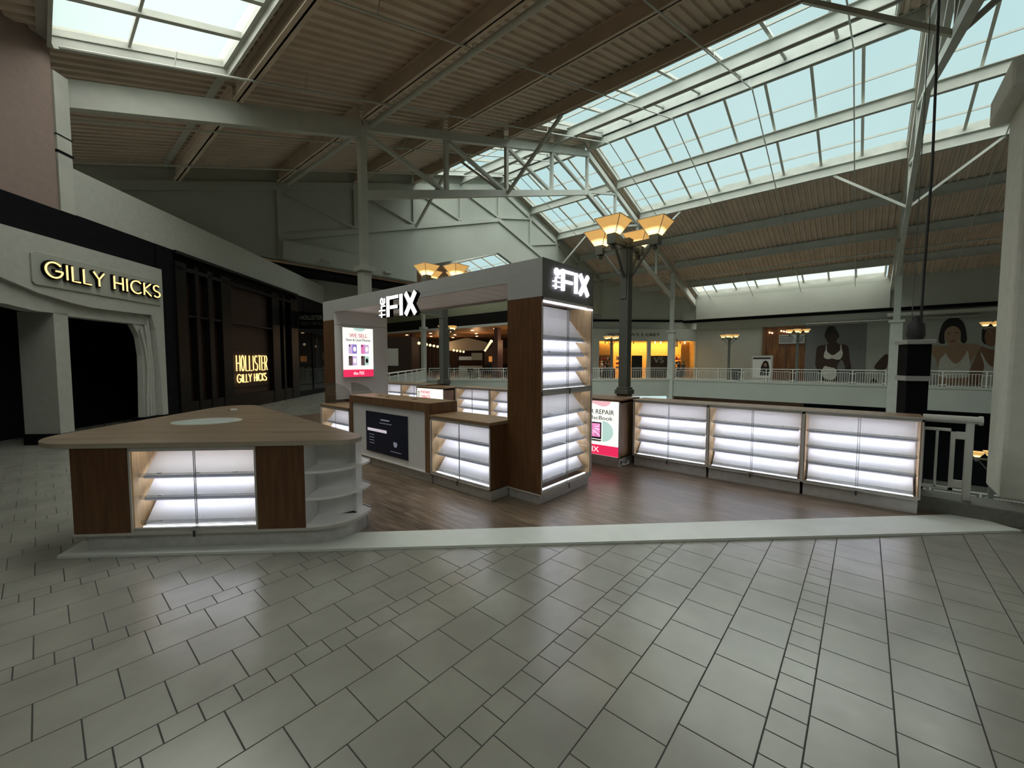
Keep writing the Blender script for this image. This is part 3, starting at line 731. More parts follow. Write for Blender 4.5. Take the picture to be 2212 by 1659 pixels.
figure_poster('wall_poster', 'wide pale poster of two people in light tops beside the near column', 1.0, 7.6, 0.02, 4.7, M_WALL, [
    ('figure_body', SK2, [(3.69, 2.92), (4.49, 2.79), (4.65, 2.89), (4.64, 3.13), (5.19, 3.11), (5.23, 2.93), (5.76, 2.98), (6.25, 2.84), (6.21, 2.31), (5.8, 1.85), (5.73, 0.74), (5.72, -0.56), (4.17, -0.64), (4.18, 0.71), (4.07, 1.86), (3.68, 2.34)]),
    ('second_body', SK3, [(6.25, 2.84), (6.38, 2.67), (6.75, 2.48), (7.13, 2.56), (7.17, -0.49), (5.75, -0.56), (5.73, 0.74), (5.93, 1.76)]),
    ('camisole', CL, [(4.23, 1.86), (4.42, 2.05), (4.51, 2.33), (4.59, 2.05), (5.07, 1.34), (5.48, 2.04), (5.62, 2.59), (5.67, 2.04), (5.79, 1.58), (5.73, 0.74), (5.77, 0.47), (4.16, 0.42), (4.17, 1.09)]),
    ('long_hair', HR, [(4.09, 3.0), (4.12, 3.76), (4.26, 4.51), (4.6, 4.89), (4.99, 4.9), (5.32, 4.54), (5.47, 3.98), (5.58, 2.98), (5.22, 2.99), (5.23, 3.62), (4.38, 3.85), (4.41, 3.28), (4.49, 2.95)]),
    ('face', SK2, [(5.24, 3.6), (5.21, 3.27), (5.1, 3.0), (4.94, 2.85), (4.75, 2.86), (4.57, 3.01), (4.44, 3.29), (4.39, 3.64), (4.41, 3.98), (4.52, 4.25), (4.69, 4.39), (4.88, 4.38), (5.05, 4.22), (5.18, 3.94)]),
    ('fringe', HR, [(4.37, 3.75), (4.39, 4.37), (4.74, 4.58), (5.13, 4.37), (5.26, 3.71), (5.08, 4.14), (4.79, 4.3), (4.5, 4.12)]),
    ('brow', HR, [(4.53, 3.79), (4.71, 3.74), (4.71, 3.69), (4.53, 3.74)]),
    ('brow', HR, [(4.9, 3.78), (5.09, 3.81), (5.1, 3.76), (4.91, 3.72)]),
    ('lips', LIPS, [(4.98, 3.15), (4.94, 3.1), (4.84, 3.09), (4.74, 3.11), (4.69, 3.16), (4.73, 3.2), (4.83, 3.22), (4.93, 3.2)]),
    ('second_hair', HR, [(6.28, 2.85), (6.22, 3.76), (6.29, 4.17), (6.67, 4.37), (7.05, 4.26), (7.14, 2.65), (6.91, 2.84)]),
    ('second_face', SK3, [(6.99, 3.37), (6.97, 3.08), (6.89, 2.84), (6.78, 2.71), (6.64, 2.72), (6.51, 2.85), (6.41, 3.09), (6.37, 3.39), (6.39, 3.69), (6.46, 3.93), (6.58, 4.05), (6.72, 4.05), (6.85, 3.91), (6.94, 3.67)]),
    ('second_top', CL, [(6.21, 2.31), (6.28, 2.31), (6.62, 1.4), (6.98, 1.22), (7.11, 0.86), (7.17, -0.49), (6.21, -0.53), (6.4, 0.85), (6.47, 1.4)]),
    ('arm', SK1, [(0.54, 1.05), (0.71, 1.56), (1.36, 2.47), (1.47, 1.56), (1.19, 0.9)]),
    ('knee', SK1, [(0.32, -0.41), (0.45, 0.22), (0.64, 0.33), (0.89, -0.08), (0.94, -0.39)]),
])


# ad board standing behind the far railing
ab = thing('advertising_board', 'framed advertising board standing before the far blank wall', 'advertising board', (42.5, 7.0, 0), R_(-90))
MB().box(-.85, .85, -.05, .05, 0, 2.2).build('frame', M_TRIM, ab); MB().box(-.72, .72, -.06, -.05, .2, 2.08).build('poster', M_WHITE, ab)
MB().box(-.68, .68, -.064, -.06, 1.86, 2.02).build('header_bar', M_INK, ab)
MB().prism([(-.1, .4), (-.05, 1.2), (.12, 1.65), (.3, 1.75), (.5, 1.6), (.62, 1.0), (.6, .4)], -.066, -.06, 'y').build('figure', HR, ab)
MB().prism(arc(.28, 1.35, .11, .18, 0, 360, 12)[:-1], -.07, -.066, 'y').build('face', SK2, ab)
tb = thing('waste_bin', 'black waste bin behind the far railing beside a lamp post', 'bin', (40.6, 8.65, 0))
MB().tube([(0, 0, 0), (0, 0, .95)], [.32, .38], 12).build('body', M_INK, tb); MB().tube([(0, 0, .95), (0, 0, 1.0)], .4, 12).build('rim', M_POST, tb)

# ------------------------------------------------------------------ food hall beyond the end of the atrium
M_OLIVE = mat('olive_wall_paint', (.20, .20, .13), .8, var=.05)
st('ceiling_beyond', MB().box(29.5, 61, 21.6, 60, 5.15, 5.25), mat('orange_ceiling', (.42, .22, .10), .5))
st('trim_7', MB().box(29.35, 29.5, 21.6, 60, 5.15, 5.38), M_STUC)
st('wall_beyond', MB().box(29.4, 29.7, 21.6, 60, 5.38, 6.5), M_BLACKG)
st('wall_beyond', MB().box(29.75, 29.9, 21.6, 60, 6.5, 9.0), M_OLIVE)
wf = st('wall_far', MB().box(-26, 22, 0, .2, 0, 5.2), M_BROWND); wf.location = (43.5, 46.5, 0); wf.rotation_euler = (0, 0, R_(-45))
st('wall_food_side', MB().box(29.5, 37, 21.5, 21.6, 0, 5.2), M_SHOPB)
st('wall_food_side', MB().box(29.4, 44.3, 21.5, 21.7, 5.2, 13.5), M_OLIVE)
ORD = ['first', 'second', 'third', 'fourth', 'fifth', 'sixth', 'seventh']
k = 0
for x in (32, 36, 40, 45):
    for y in (30, 33.5, 37, 41, 46, 51):
        pos = ORD[(30, 33.5, 37, 41, 46, 51).index(y)] + ' from the right in the ' + {32: 'row nearest the atrium', 36: 'second row back', 40: 'third row back', 45: 'farthest row'}[x]
        if (x + y * .5) % 2 < 2 and k < 18:
            o = MB().tube([(x, y, 5.15), (x, y, 5.11)], .17, 12).build('ceiling_downlight', M_DOWN)
            tag(o, 'warm ceiling downlight, ' + pos, 'ceiling light', 'downlights in the food hall ceiling'); k += 1
for x, y in ((33, 27), (35, 36), (37, 45)):
    fl1 = bpy.data.objects.new('food_hall_lamp', bpy.data.lights.new('food_hall_lamp', 'POINT')); COL.objects.link(fl1)  # added fill lights that lift the glow on the food hall ceiling
    fl1.data.energy = 150; fl1.data.shadow_soft_size = .15; fl1.data.color = (1, .6, .3); fl1.location = (x, y, 3.4)
for i, (x, y) in enumerate(((31.5, 29.2), (31.5, 44.0))):
    m = MB().box(-.4, .4, -.4, .4, 0, 3.9).box(-.25, .25, -.25, .25, 3.9, 5.15)
    o = m.build('column', mat('red_brown_column', (.09, .03, .022), .5)); o.location = (x, y, 0); o['kind'] = 'structure'
pg = thing('skylit_gable', 'pale five sided end wall glowing far beyond the food hall', 'wall panel', (40.6, 43.6, 0), R_(-45))
MB().box(-2.9, -2.8, .1, .2, 0, 3.2).box(2.8, 2.9, .1, .2, 0, 3.2).build('support', M_BROWND, pg)
MB().prism([(-2.9, 3.2), (2.9, 3.2), (2.9, 4.4), (0, 5.05), (-2.9, 4.4)], 0, .1, 'y').build('panel', M_STUC, pg)
for j in range(17):
    if j < 7: az, dd, py, lab, g = 50.6 + (6 - j) * .5, 38 + j * 1.6, 742 + j * 1.4, 'small warm globe lamp in the descending left row of the food hall', 'left row of globe lamps'
    elif j < 11: az, dd, py, lab, g = 48.9 - (j - 7) * .45, 43 + j, 757 + (j - 7), 'small warm globe lamp in the short low middle row of the food hall', 'middle row of globe lamps'
    else: az, dd, py, lab, g = 43.7 + (j - 11) * .17, 37.5 + (j - 11) * 2.8, 737 + (j - 11) * 4, 'small warm globe lamp in the right row receding into the food hall', 'right row of globe lamps'
    z = 1.7 + (780 - py) / 881 * dd * .98
    x, y = dd * cos(R_(az)), dd * sin(R_(az))
    q = j if j < 7 else (j - 7 if j < 11 else j - 11)
    lab = ORD[q] + ' globe lamp from the ' + ('left end of the long left row' if j < 7 else 'left end of the short middle row' if j < 11 else 'top end of the right row') + ' in the food hall'
    t = thing('globe_lamp', lab, 'lamp', (x, y, 0), group=g)
    MB().sphere((0, 0, z), .14, 8, 6).build('globe', M_GLOBE, t); MB().tube([(0, 0, 0), (0, 0, z - .1)], .02, 6).build('stem', M_INK, t)
def table(x, y):
    t = thing('cafe_table', 'dark cafe table behind the end railing of the atrium', 'table', (x, y, 0), group='cafe tables in the food hall')
    MB().box(-.4, .4, -.4, .4, .72, .76).build('table_top', M_BROWND, t); MB().tube([(0, 0, 0), (0, 0, .72)], .04, 6).build('leg', M_INK, t); MB().tube([(0, 0, 0), (0, 0, .03)], .25, 10).build('base', M_INK, t)
    return t
def chair(x, y, rz):
    t = thing('cafe_chair', 'dark cafe chair beside a food hall table', 'chair', (x, y, 0), rz, group='cafe chairs in the food hall')
    MB().box(-.2, .2, -.2, .2, .43, .47).build('seat', M_INK, t); MB().box(-.2, .2, .17, .2, .6, .95).build('backrest', M_BROWND, t)
    for a in (-.18, .18):
        for b in (-.18, .18): MB().box(a - .015, a + .015, b - .015, b + .015, 0, .95 if b > 0 else .43).build('leg', M_INK, t)
    return t
t0 = table(33.5, 30.0); t0['label'] = 'dark cafe table in front of the right red brown column'; c0 = None
for (x, y, w_) in ((33.5, 30.0, 'in front of the right red brown column'), (28, 29, 'behind the railing, close to the pale lamp post'), (30.5, 31.2, 'between the lamp post and the white food counter'), (27, 33, 'left of the lamp post, deeper in the hall')):
    if (x, y) != (33.5, 30.0):
        c = copy_tree(t0); c.location = (x, y, 0); c['label'] = 'dark cafe table ' + w_
    for dx, a, sd in ((-.62, pi / 2, 'left'), (.62, -pi / 2, 'right')):
        if c0 is None: c0 = c = chair(x + dx, y, a)
        else: c = copy_tree(c0); c.location = (x + dx, y, 0); c.rotation_euler = (0, 0, a)
        c['label'] = 'dark chair ' + sd + ' of the cafe table ' + w_
kc = thing('food_counter', 'white food counter with raised hood in the food hall', 'counter', (31.8, 33.6, 0), R_(-45))
MB().box(-1.3, 1.3, -.4, .4, 0, 1.15).build('cabinet', M_STUC, kc); MB().box(-1.3, .1, -.3, .3, 1.8, 2.2).build('hood', M_WHITE, kc); MB().box(.1, 1.3, -.3, .3, 1.8, 2.6).build('hood', M_STUC, kc)
MB().box(-1.25, -1.2, -.02, .02, 1.15, 1.8).box(1.2, 1.25, -.02, .02, 1.15, 1.8).build('support', M_INK, kc)
kd = thing('food_stall', 'dark panelled stall with pale menu board, left in the food hall', 'stall', (24.5, 38.0, 0), R_(-60))
MB().box(-2.5, 2.5, -.5, 1.5, 0, 4.2).build('cabinet', M_BROWND, kd); MB().box(-.6, 1.0, -.55, -.5, 1.2, 3.0).build('menu_board', M_TRIM, kd)
ke = thing('food_stall', 'black food stall behind the white counter', 'stall', (40, 34.0, 0), R_(-55))
MB().box(-4, 4, -.5, .5, 0, 1.3).build('counter', M_BLACK, ke); MB().box(-4, 4, .5, .7, 0, 3.4).build('back_wall', M_BROWND, ke); MB().box(-3.5, -1.8, .4, .5, 1.6, 2.3).box(.2, 2.2, .4, .5, 1.6, 2.3).build('menu_board', emitter('amber_menu', (.8, .35, .08), .6), ke)

# ------------------------------------------------------------------ railings
def railing(label, p, q, n, nb=11, z=0, group=None, H=1.07):
    p, q = V((*p, z)), V((*q, z)); L = (q - p).length; ang = math.atan2(q.y - p.y, q.x - p.x)
    t = thing('railing', label, 'railing', p, ang, group=group)
    MB().bar((0, 0, H), (L, 0, H), .07, .06).build('top_rail', M_RAIL, t)
    s_ = L / n; first = None; fp = None
    for i in range(n + 1):
        if fp is None: fp = MB().bar((0, 0, 0), (0, 0, H), .06, .06).build('post', M_RAIL, t)
        else:
            c = fp.copy(); COL.objects.link(c); c.parent = t; c.location = (i * s_, 0, 0)
        if i < n:
            if first is None:
                m = MB(); a, b = .16, s_ - .16
                m.box(a, b, -.015, .015, .12, .15).box(a, b, -.015, .015, .88, .91).box(a, a + .03, -.015, .015, .12, .91).box(b - .03, b, -.015, .015, .12, .91)
                for k_ in range(1, nb): x = a + (b - a) * k_ / nb; m.box(x - .011, x + .011, -.011, .011, .15, .88)
                for zz in (.2, .8): m.box(0, a, -.012, .012, zz, zz + .04).box(b, s_, -.012, .012, zz, zz + .04)
                first = m.build('baluster_panel', M_RAIL, t)
            else:
                c = first.copy(); COL.objects.link(c); c.parent = t; c.location = (i * s_, 0, 0)
    return t
RG = 'white railings round the atrium'
railing('white railing on the near left diagonal edge of the atrium', (7.0, 13.75), (21.3, 28.05), 9)
railing('white railing on the far diagonal edge before the lingerie shop', (21.7, 28.05), (36.7, 13.2), 10)
railing('white railing along the far straight edge between two white columns', (36.8, 12.6), (36.8, -1.1), 8)
railing('white railing beyond the black post, before the large poster', (36.8, -1.9), (36.8, -20), 10)
railing('white railing on the floor below, seen under the far edge', (32, -16), (32, 10), 14, z=-6.3)
# heavy railing end beside the near column
nr = thing('railing', 'thick pipe railing end between display case and near column', 'railing', (6.6, 0, 0))
MB().tube([(0, -.53, 1.055), (0, -.965, 1.055)], .042, 16).build('top_rail', M_RAIL, nr, smooth=True)
MB().tube([(0, -.955, 1.055), (0, -.985, 1.055)], .05, 16).build('end_cap', M_RAIL, nr, smooth=True)
MB().box(-.03, .03, -.925, -.865, .17, 1.03).build('post', M_RAIL, nr, bevel=.004)
fr = MB().box(-.018, .018, -.79, -.755, .26, .95).box(-.018, .018, -.79, -.53, .92, .95).box(-.018, .018, -.79, -.53, .26, .29).box(-.018, .018, -.66, -.64, .28, .93).box(-.018, .018, -.55, -.53, .28, .93)
fr.build('baluster_panel', M_RAIL, nr)
MB().box(-.015, .015, -.87, -.785, .84, .92).box(-.015, .015, -.87, -.785, .3, .38).build('connector', M_RAIL, nr)

# ------------------------------------------------------------------ lamp posts with four amber glass shades
def lamp_post(label, x, y, z=0, s=1, plinth=.95):
    t = thing('lamp_post', label, 'lamp post', (x, y, z)); t.scale = (s, s, s)
    w = .08
    MB().box(-.10, .10, -.10, .10, 0, plinth).box(-.125, .125, -.125, .125, plinth, plinth + .08).box(-.105, .105, -.105, .105, plinth + .08, plinth + .12).build('plinth', M_POST, t, bevel=.006)
    MB().box(-w, w, -w, w, plinth + .12, 3.46).box(-w - .012, -w, -.05, .05, 2.6, 3.46).box(-.1, .1, -.1, .1, 3.46, 3.5).box(-.085, .085, -.085, .085, 3.5, 3.63).build('post', M_POST, t, bevel=.005)
    R = .5
    for i in range(4):
        a = i * pi / 2; c, s_ = cos(a), sin(a)
        ar = MB().bar((c * .08, s_ * .08, 3.52), (c * R, s_ * R, 3.52), .07, .07).bar((c * .09, s_ * .09, 2.98), (c * (R - .04), s_ * (R - .04), 3.48), .03, .035)
        arm = ar.build('arm', M_POST, t)
        MB().box(c * R - .075, c * R + .075, s_ * R - .075, s_ * R + .075, 3.44, 3.60).build('socket', M_POST, arm)
        MB().sphere((c * R, s_ * R, 3.40), .04).build('finial', M_POST, arm, smooth=True)
        b, tp = .085, .225
        q = [(-b, -b, 0), (b, -b, 0), (b, b, 0), (-b, b, 0), (-tp, -tp, .235), (tp, -tp, .235), (tp, tp, .235), (-tp, tp, .235)]
        sh = MB().add(q, [(0, 1, 5, 4), (1, 2, 6, 5), (2, 3, 7, 6), (3, 0, 4, 7), (3, 2, 1, 0)]).build('lamp_shade', M_SHADE, t); sh.location = (c * R, s_ * R, 3.60)
        rim = MB()
        for u, v in ((4, 5), (5, 6), (6, 7), (7, 4), (0, 4), (1, 5), (2, 6), (3, 7)): rim.bar(q[u], q[v], .01, .01)
        rim.build('shade_rim', M_TRIM, sh)
        MB().sphere((0, 0, .09), .035).build('bulb', M_BULB, sh)
    return t
lp = lamp_post('lamp post with four amber shades directly behind the laptop light box', 6.73, 3.19, .17)
for lab, x, y, z, s in (('lamp post seen through the kiosk portal behind the phones light box', 6.73, 8.1, .17, 1),
                        ('lamp post before the lingerie shop windows', 35.3, 18.1, 0, 1.05),
                        ('lamp post in front of the blank far wall', 40.3, 9.2, 0, 1.05),
                        ('lamp post by the far column in front of the seated poster', 38.6, 4.0, 0, 1.08),
                        ('lamp post overlapping the large poster beside the near column', 39.0, -6.2, 0, 1.08),
                        ('lamp post at the end of the atrium by the food hall', 23.9, 28.2, 0, 1.25),
                        ('lamp post on the floor below near the column', 28, -4.55, -6.3, 1)):
    c = copy_tree(lp); c.location = (x, y, z); c.scale = (s, s, s); c['label'] = lab

# black hoist post with cables, behind the right display case
hp = thing('equipment_post', 'black square post with grey cap and cables hanging to it', 'post', (7.0, -.455, 0), R_(20))
MB().box(-.105, .105, -.105, .105, .0, 1.46).build('lower_body', M_BLACK, hp, bevel=.005)
MB().box(-.125, .125, -.125, .125, 1.46, 1.52).build('collar', M_FASC, hp)
MB().box(-.112, .112, -.112, .112, 1.52, 1.90).build('upper_body', M_BLACK, hp, bevel=.005)
MB().box(-.14, .14, -.14, .14, 1.90, 1.955).build('cap', M_FASC, hp, bevel=.008)
MB().tube([(0, 0, 1.965), (0, 0, 2.02), (0, 0, 2.14), (0, 0, 2.19), (0, .0, 2.24)], [.075, .09, .08, .045, .045], 20).build('hoist_bag', M_INK, hp, smooth=True)
cb = MB().tube([(.03, -.06, 2.1), (.05, -.07, 2.6), (.0, -.07, 4.0), (.12, -.1, 6.0), (.3, -.25, 7.6)], .014, 6)
cb.build('black_cable', M_INK, hp); MB().tube([(-.02, .05, 2.2), (.05, 0, 7.6)], .005, 5).build('steel_wire', M_POST, hp)
MB().tube([(7.25, -1.05, 7.3), (7.3, -.98, 7.6), (7.4, -1.3, 8.0)], .05, 6).build('junction_cable', M_INK)['kind'] = 'structure'

# ------------------------------------------------------------------ KIOSK: display cases
def case(name, label, loc, rz, w, d, z0, z1, rows, top=None, outer=M_OAK, wood_l=True, group=None, kick=None, key=True, topthick=.03, splits=None):
    """glazed case facing local -y: x from 0 to w (left to right), z rows = list of lip heights (bottom of each slanted panel)"""
    t = thing(name, label, 'display case', loc, rz, group)
    kz = kick if kick is not None else z0
    th = .02
    if kz > 0:
        MB().box(.015, w - .015, .035, d - .01, 0, kz).build('plinth', M_KICK, t, bevel=.003)
    b = MB().box(0, th, .004, d, z0, z1).box(w - th, w, .004, d, z0, z1).box(th, w - th, d - th, d, z0, z1).box(th, w - th, .004, d, z0, z0 + .02).box(th, w - th, .004, d, z1 - .02, z1)
    b.build('cabinet', outer, t)
    MB().box(th, th + .004, .01, d - th, z0 + .02, z1 - .02).box(w - th - .004, w - th, .01, d - th, z0 + .02, z1 - .02).build('side_lining', M_OAKL, t)
    MB().box(0, w, -.004, .004, z0, z0 + .014).box(0, w, -.004, .004, z1 - .034, z1).box(0, .016, -.004, .004, z0, z1).box(w - .016, w, -.004, .004, z0, z1).build('edge_trim', M_TRIM, t)
    if top:
        MB().box(0, w, -.01, d, z1, z1 + topthick).build('top', top, t, bevel=.002)
        if topthick < .02: MB().box(0, w, -.014, -.01, z1 - .004, z1 + topthick + .001).build('top_trim', M_TRIM, t)
    yb = min(.34, d - .06)
    MB().box(th + .006, w - th - .006, yb, yb + .012, z0 + .03, z1 - .03).build('back_panel', M_PANEL, t)
    led = MB().box(th + .03, w - th - .03, .07, .09, z1 - .03, z1 - .02); leds = [led]
    prev_z = z1 - .03
    for i, zl in enumerate(rows):
        hgt = min(prev_z - zl, .28) * 1.0
        zt = zl + hgt + (.03 if i else 0); yt = min(yb - .02, .11 + hgt * .85)
        x0, x1 = th + .03, w - th - .03
        sp = MB().add([(x0, .10, zl), (x1, .10, zl), (x1, yt, zt), (x0, yt, zt), (x0, .112, zl - .004), (x1, .112, zl - .004), (x1, yt + .012, zt - .004), (x0, yt + .012, zt - .004)],
                      [(0, 1, 2, 3), (7, 6, 5, 4), (0, 4, 5, 1), (3, 2, 6, 7), (0, 3, 7, 4), (1, 5, 6, 2)])
        shf = sp.build('shelf_panel', M_PANEL, t)
        MB().box(x0 - .015, x1 + .015, .055, .115, zl - .008, zl - .002).box(x0 - .015, x1 + .015, .055, .059, zl - .008, zl + .03).build('acrylic_lip', M_ACR, shf)
        MB().box(x0, x1, .090, .099, zl - .027, zl + .002).build('lip_bar', M_FROST, shf)
        cl = MB(); n = max(2, int(w / .32))
        for k_ in range(n): x = x0 + (x1 - x0) * (k_ + .5) / n; cl.box(x - .018, x + .018, .05, .064, zl + .022, zl + .034)
        cl.build('clip', M_CLIP, shf)
        pn = MB().tube([(th, .075, zl + .004), (x0 - .015, .075, zl + .004)], .005, 6).tube([(x1 + .015, .075, zl + .004), (w - th, .075, zl + .004)], .005, 6); pn.build('shelf_pin', M_CHROME, shf)
        if i < len(rows) - 1: leds.append(MB().box(x0, x1, .112, .124, zl - .026, zl - .012))
        prev_z = zl
    for l in leds: l.build('led_strip', M_LED, t)
    MB().box(th + .03, w - th - .03, .06, .08, z0 + .022, z0 + .032).build('led_strip', M_LEDV, t)
    mid = w * .5
    for a, b_, y in ((.018, mid + .012, .012), (mid - .012, w - .018, .022)):
        gd = MB().box(a, b_, y, y + .004, z0 + .03, z1 - .02).build('sliding_door', M_GLASS, t)
        MB().box(b_ - .004 if y < .02 else a, b_ if y < .02 else a + .004, y, y + .005, z0 + .03, z1 - .02).build('glass_edge', M_POST, gd)
    MB().box(.016, w - .016, .002, .03, z0 + .012, z0 + .036).build('door_track', M_ALU, t)
    if key:
        lk = MB().box(mid - .03, mid + .03, -.012, .01, z0 + .01, z0 + .03).build('lock', M_CHROME, t)
        MB().box(mid - .012, mid + .006, -.02, -.014, z0 - .045, z0 + .008).build('key', M_INK, lk)
    return t

RA = R_(-90)   # faces -X
def rows4(z0, z1, n):
    top_extra = .06; p = (z1 - z0 - .04 - top_extra) / n
    return [z0 + .055 + p * (n - 1 - i) for i in range(n)]
yy = 2.78
names = ['lit glass display case just right of the laptop light box', 'lit glass display case in the middle of the right hand row', 'lit glass display case at the end of the row by the railing']
for i, wd in enumerate((1.12, 1.11, 1.06)):
    case('display_case', names[i], (6.19, yy - sum((1.12, 1.11, 1.06)[:i]), .022), RA, wd, .42, .155, 1.055, rows4(.155, 1.055, 4), top=M_TOPR, topthick=.012)
for i, (ya, wd, lab) in enumerate(((4.98, 1.0, 'lit display case hidden beside the laptop light box'), (5.98, 1.0, 'lit display case seen through the portal at its right edge'), (7.06, 1.08, 'lit display case seen through the portal right of the phones light box'),
                              (9.2, 1.09, 'lit display case seen through the portal left of the phones light box'), (10.3, 1.1, 'farthest lit display case beside the kiosk white panel'))):
    case('display_case', lab, (6.19, ya, .022), RA, wd, .42, .155, 1.085, rows4(.155, 1.085, 4), top=M_TOPR, topthick=.012)

def light_box(label, y, w, kind):
    t = thing('light_box', label, 'light box', (5.87, y, .022), RA)
    d, z0, z1 = .72, .15, 1.05
    MB().box(.015, w - .015, .02, d, 0, z0 - .01).build('plinth', M_KICK, t, bevel=.003)
    MB().box(0, .02, 0, d, z0, z1).box(w - .02, w, 0, d, z0, z1).box(0, w, .02, d, z1 - .03, z1).box(.02, w - .02, d - .02, d, z0, z1).box(0, w, .02, d, z0 - .01, z0 + .02).build('cabinet', M_OAK, t)
    MB().box(0, w, -.006, 0, z1 - .012, z1).box(0, w, -.006, 0, z0, z0 + .012).box(0, .014, -.006, 0, z0, z1).box(w - .014, w, -.006, 0, z0, z1).build('edge_trim', M_TRIM, t)
    MB().box(.014, w - .014, .004, .016, z0 + .012, z1 - .012).build('light_panel', M_BOX, t)
    f = -.001
    if kind == 'laptop':
        MB().box(.02, w - .02, f, .004, z0 + .015, z0 + .175).build('red_band', M_RED, t)
        MB().prism([(w * .30, z1 - .013), (w * .86, z1 - .013), (w * .84, z1 - .06), (w * .79, z1 - .095), (w * .72, z1 - .10), (w * .64, z1 - .075), (w * .52, z1 - .04), (w * .3, z1 - .035)], f, .004, 'y').build('pink_shape', M_PINKE, t)
        lettering('COMPUTER REPAIR', M_INK, t, .12, w - .10, z1 - .225, z1 - .15, f)
        lettering('iPad & MacBook', M_POST, t, .24, w - .12, z1 - .315, z1 - .255, f)
        xl, xr, zb_, zt_ = .22, w - .32, z0 + .27, z1 - .36
        MB().prism(arc(xr + .02, zb_ + .13, .19, .17, -90, 90, 14), f + .002, .004, 'y').build('teal_shape', M_TEALE, t)
        MB().prism([(xl, zb_), (xr, zb_), (xr, zt_), (xl, zt_)], f - .001, .004, 'y').build('laptop_bezel', M_INK, t)
        MB().box(xl + .02, xr - .02, f - .002, f - .001, zb_ + .03, zt_ - .02).build('laptop_screen', M_MAG, t)
        ck = MB(); cx, cz = xr - .18, zb_ + .17
        for k_ in range(46):
            a = random.uniform(0, 2 * pi); r0 = random.uniform(.02, .08); r1 = r0 + random.uniform(.04, .16)
            p = (cx + r0 * cos(a) * 1.4, cz + r0 * sin(a)); q = (cx + r1 * cos(a) * 1.4, cz + r1 * sin(a))
            q = (min(max(q[0], xl + .025), xr - .025), min(max(q[1], zb_ + .035), zt_ - .025)); p = (min(p[0], xr - .03), min(max(p[1], zb_ + .04), zt_ - .03))
            ck.bar((p[0], f - .003, p[1]), (q[0], f - .003, q[1]), .001, .006, up=(0, 1, 0)) if abs(p[0] - q[0]) + abs(p[1] - q[1]) > .01 else None
        ck.build('crack_lines', M_BOX, t)
        MB().prism([(xl - .05, zb_ - .012), (xr + .02, zb_ - .012), (xr - .02, zb_ - .04), (xl, zb_ - .04)], f - .001, .004, 'y').build('laptop_base', M_TRIM, t)
        lettering('the FIX', M_BOX, t, w / 2 - .22, w / 2 + .20, z0 + .055, z0 + .14, f - .002)
        MB().box(w - .004, w + .001, .06, .10, .05, .10).build('cable_hole', M_INK, t)
        MB().tube([(w + .0, .09, .05), (w + .05, .12, .045), (w + .085, .15, .07), (w + .08, .14, .11)], .008, 6).build('cable', M_WHITE, t, smooth=True)
    else:
        lettering('FOR', M_INK, t, .06, .13, z1 - .24, z1 - .07, f, vert=True)
        for i_, wd in enumerate(('PHONES', 'TABLETS', 'BACK GLASS')):
            lettering(wd, M_REDE, t, .17, .17 + (.34, .34, .55)[i_], z1 - .13 - i_ * .10, z1 - .065 - i_ * .10, f)
        MB().box(.02, w - .02, f, .004, z0 + .015, z0 + .175).build('red_band', M_RED, t)
    MB().box(-.003, w + .003, -.008, d, z1, z1 + .022).build('top', M_OAK, t)
    return t
light_box('lit box picturing a cracked laptop, COMPUTER REPAIR text and red band', 3.97, 1.12, 'laptop')
light_box('lit box reading PHONES TABLETS BACK GLASS seen through the portal', 8.08, 1.0, 'phones')

# ------------------------------------------------------------------ KIOSK: portal and tower
pf = thing('kiosk_portal', 'grey kiosk portal with white slatted soffit over the repair desk', 'kiosk', (3.74, 2.78, .0), RA)
# local x: 0 = right end (Y 2.78) going negative to the left ; y: into +X
Wp, Dp = 5.42, 1.14
MB().box(-Wp, 0, 0, Dp, 2.70, 2.865).box(-.52, 0, 0, Dp, 2.43, 2.70).box(-Wp, -Wp + .47, 0, Dp, 2.49, 2.70).build('fascia', M_FASC, pf, bevel=.002)
MB().box(-.001, .006, .0, Dp, 2.43, 2.865).build('end_panel', M_FASCD, pf)
so = MB().box(-Wp + .47, -.52, .03, Dp - .03, 2.685, 2.70)
for i in range(15): xx = -.52 - i * .295; so.box(xx - .28, xx, .03, Dp - .03, 2.672, 2.686)
so.build('soffit', M_SOFF, pf)
MB().box(-Wp + .47, -.52, .0, .03, 2.64, 2.70).box(-Wp + .47, -.52, Dp - .03, Dp, 2.64, 2.70).build('soffit_edge', M_FASC, pf)
MB().box(-Wp, -Wp + .46, .0, Dp, .15, 2.49).build('wood_leg', M_OAKSHADE, pf)
MB().box(-Wp + .46, -Wp + .475, 0, Dp, .95, 2.68).build('white_panel', M_WHITE, pf)
MB().box(-Wp + .474, -Wp + .478, .0, Dp, 2.40, 2.406).build('panel_seam', M_POST, pf)
MB().box(-Wp + .01, -Wp + .45, .02, Dp, .022, .15).build('plinth', M_KICK, pf)

TX0, TY0, TW, TD = 3.74, 2.78, 1.135, .52
# tower: cabinet facing -Y, so no rotation: local x = +X
tw1 = case('display_tower', 'tall lit glass display tower under the sign at the portal end', (TX0, TY0, .022), 0, TW, TD, .125, 1.31, [1.02, .83, .64, .44, .24], outer=M_OAKSHADE, kick=.125)
lower_children = list(tw1.children)
tmp = case('upper', '', (TX0, TY0, .022), 0, TW, TD, 1.31, 2.405, [1.95, 1.76, 1.57, 1.36], outer=M_OAKSHADE, kick=0)
for ch in list(tmp.children): ch.parent = tw1
bpy.data.objects.remove(tmp)
MB().box(.02, TW - .02, -.012, .0, 2.345, 2.358).build('led_strip', M_LEDV, tw1)
MB().box(-.006, .012, 0.0, TD, .11, .125).box(0, TW, -.006, .01, .11, .125).build('base_trim', M_TRIM, tw1)

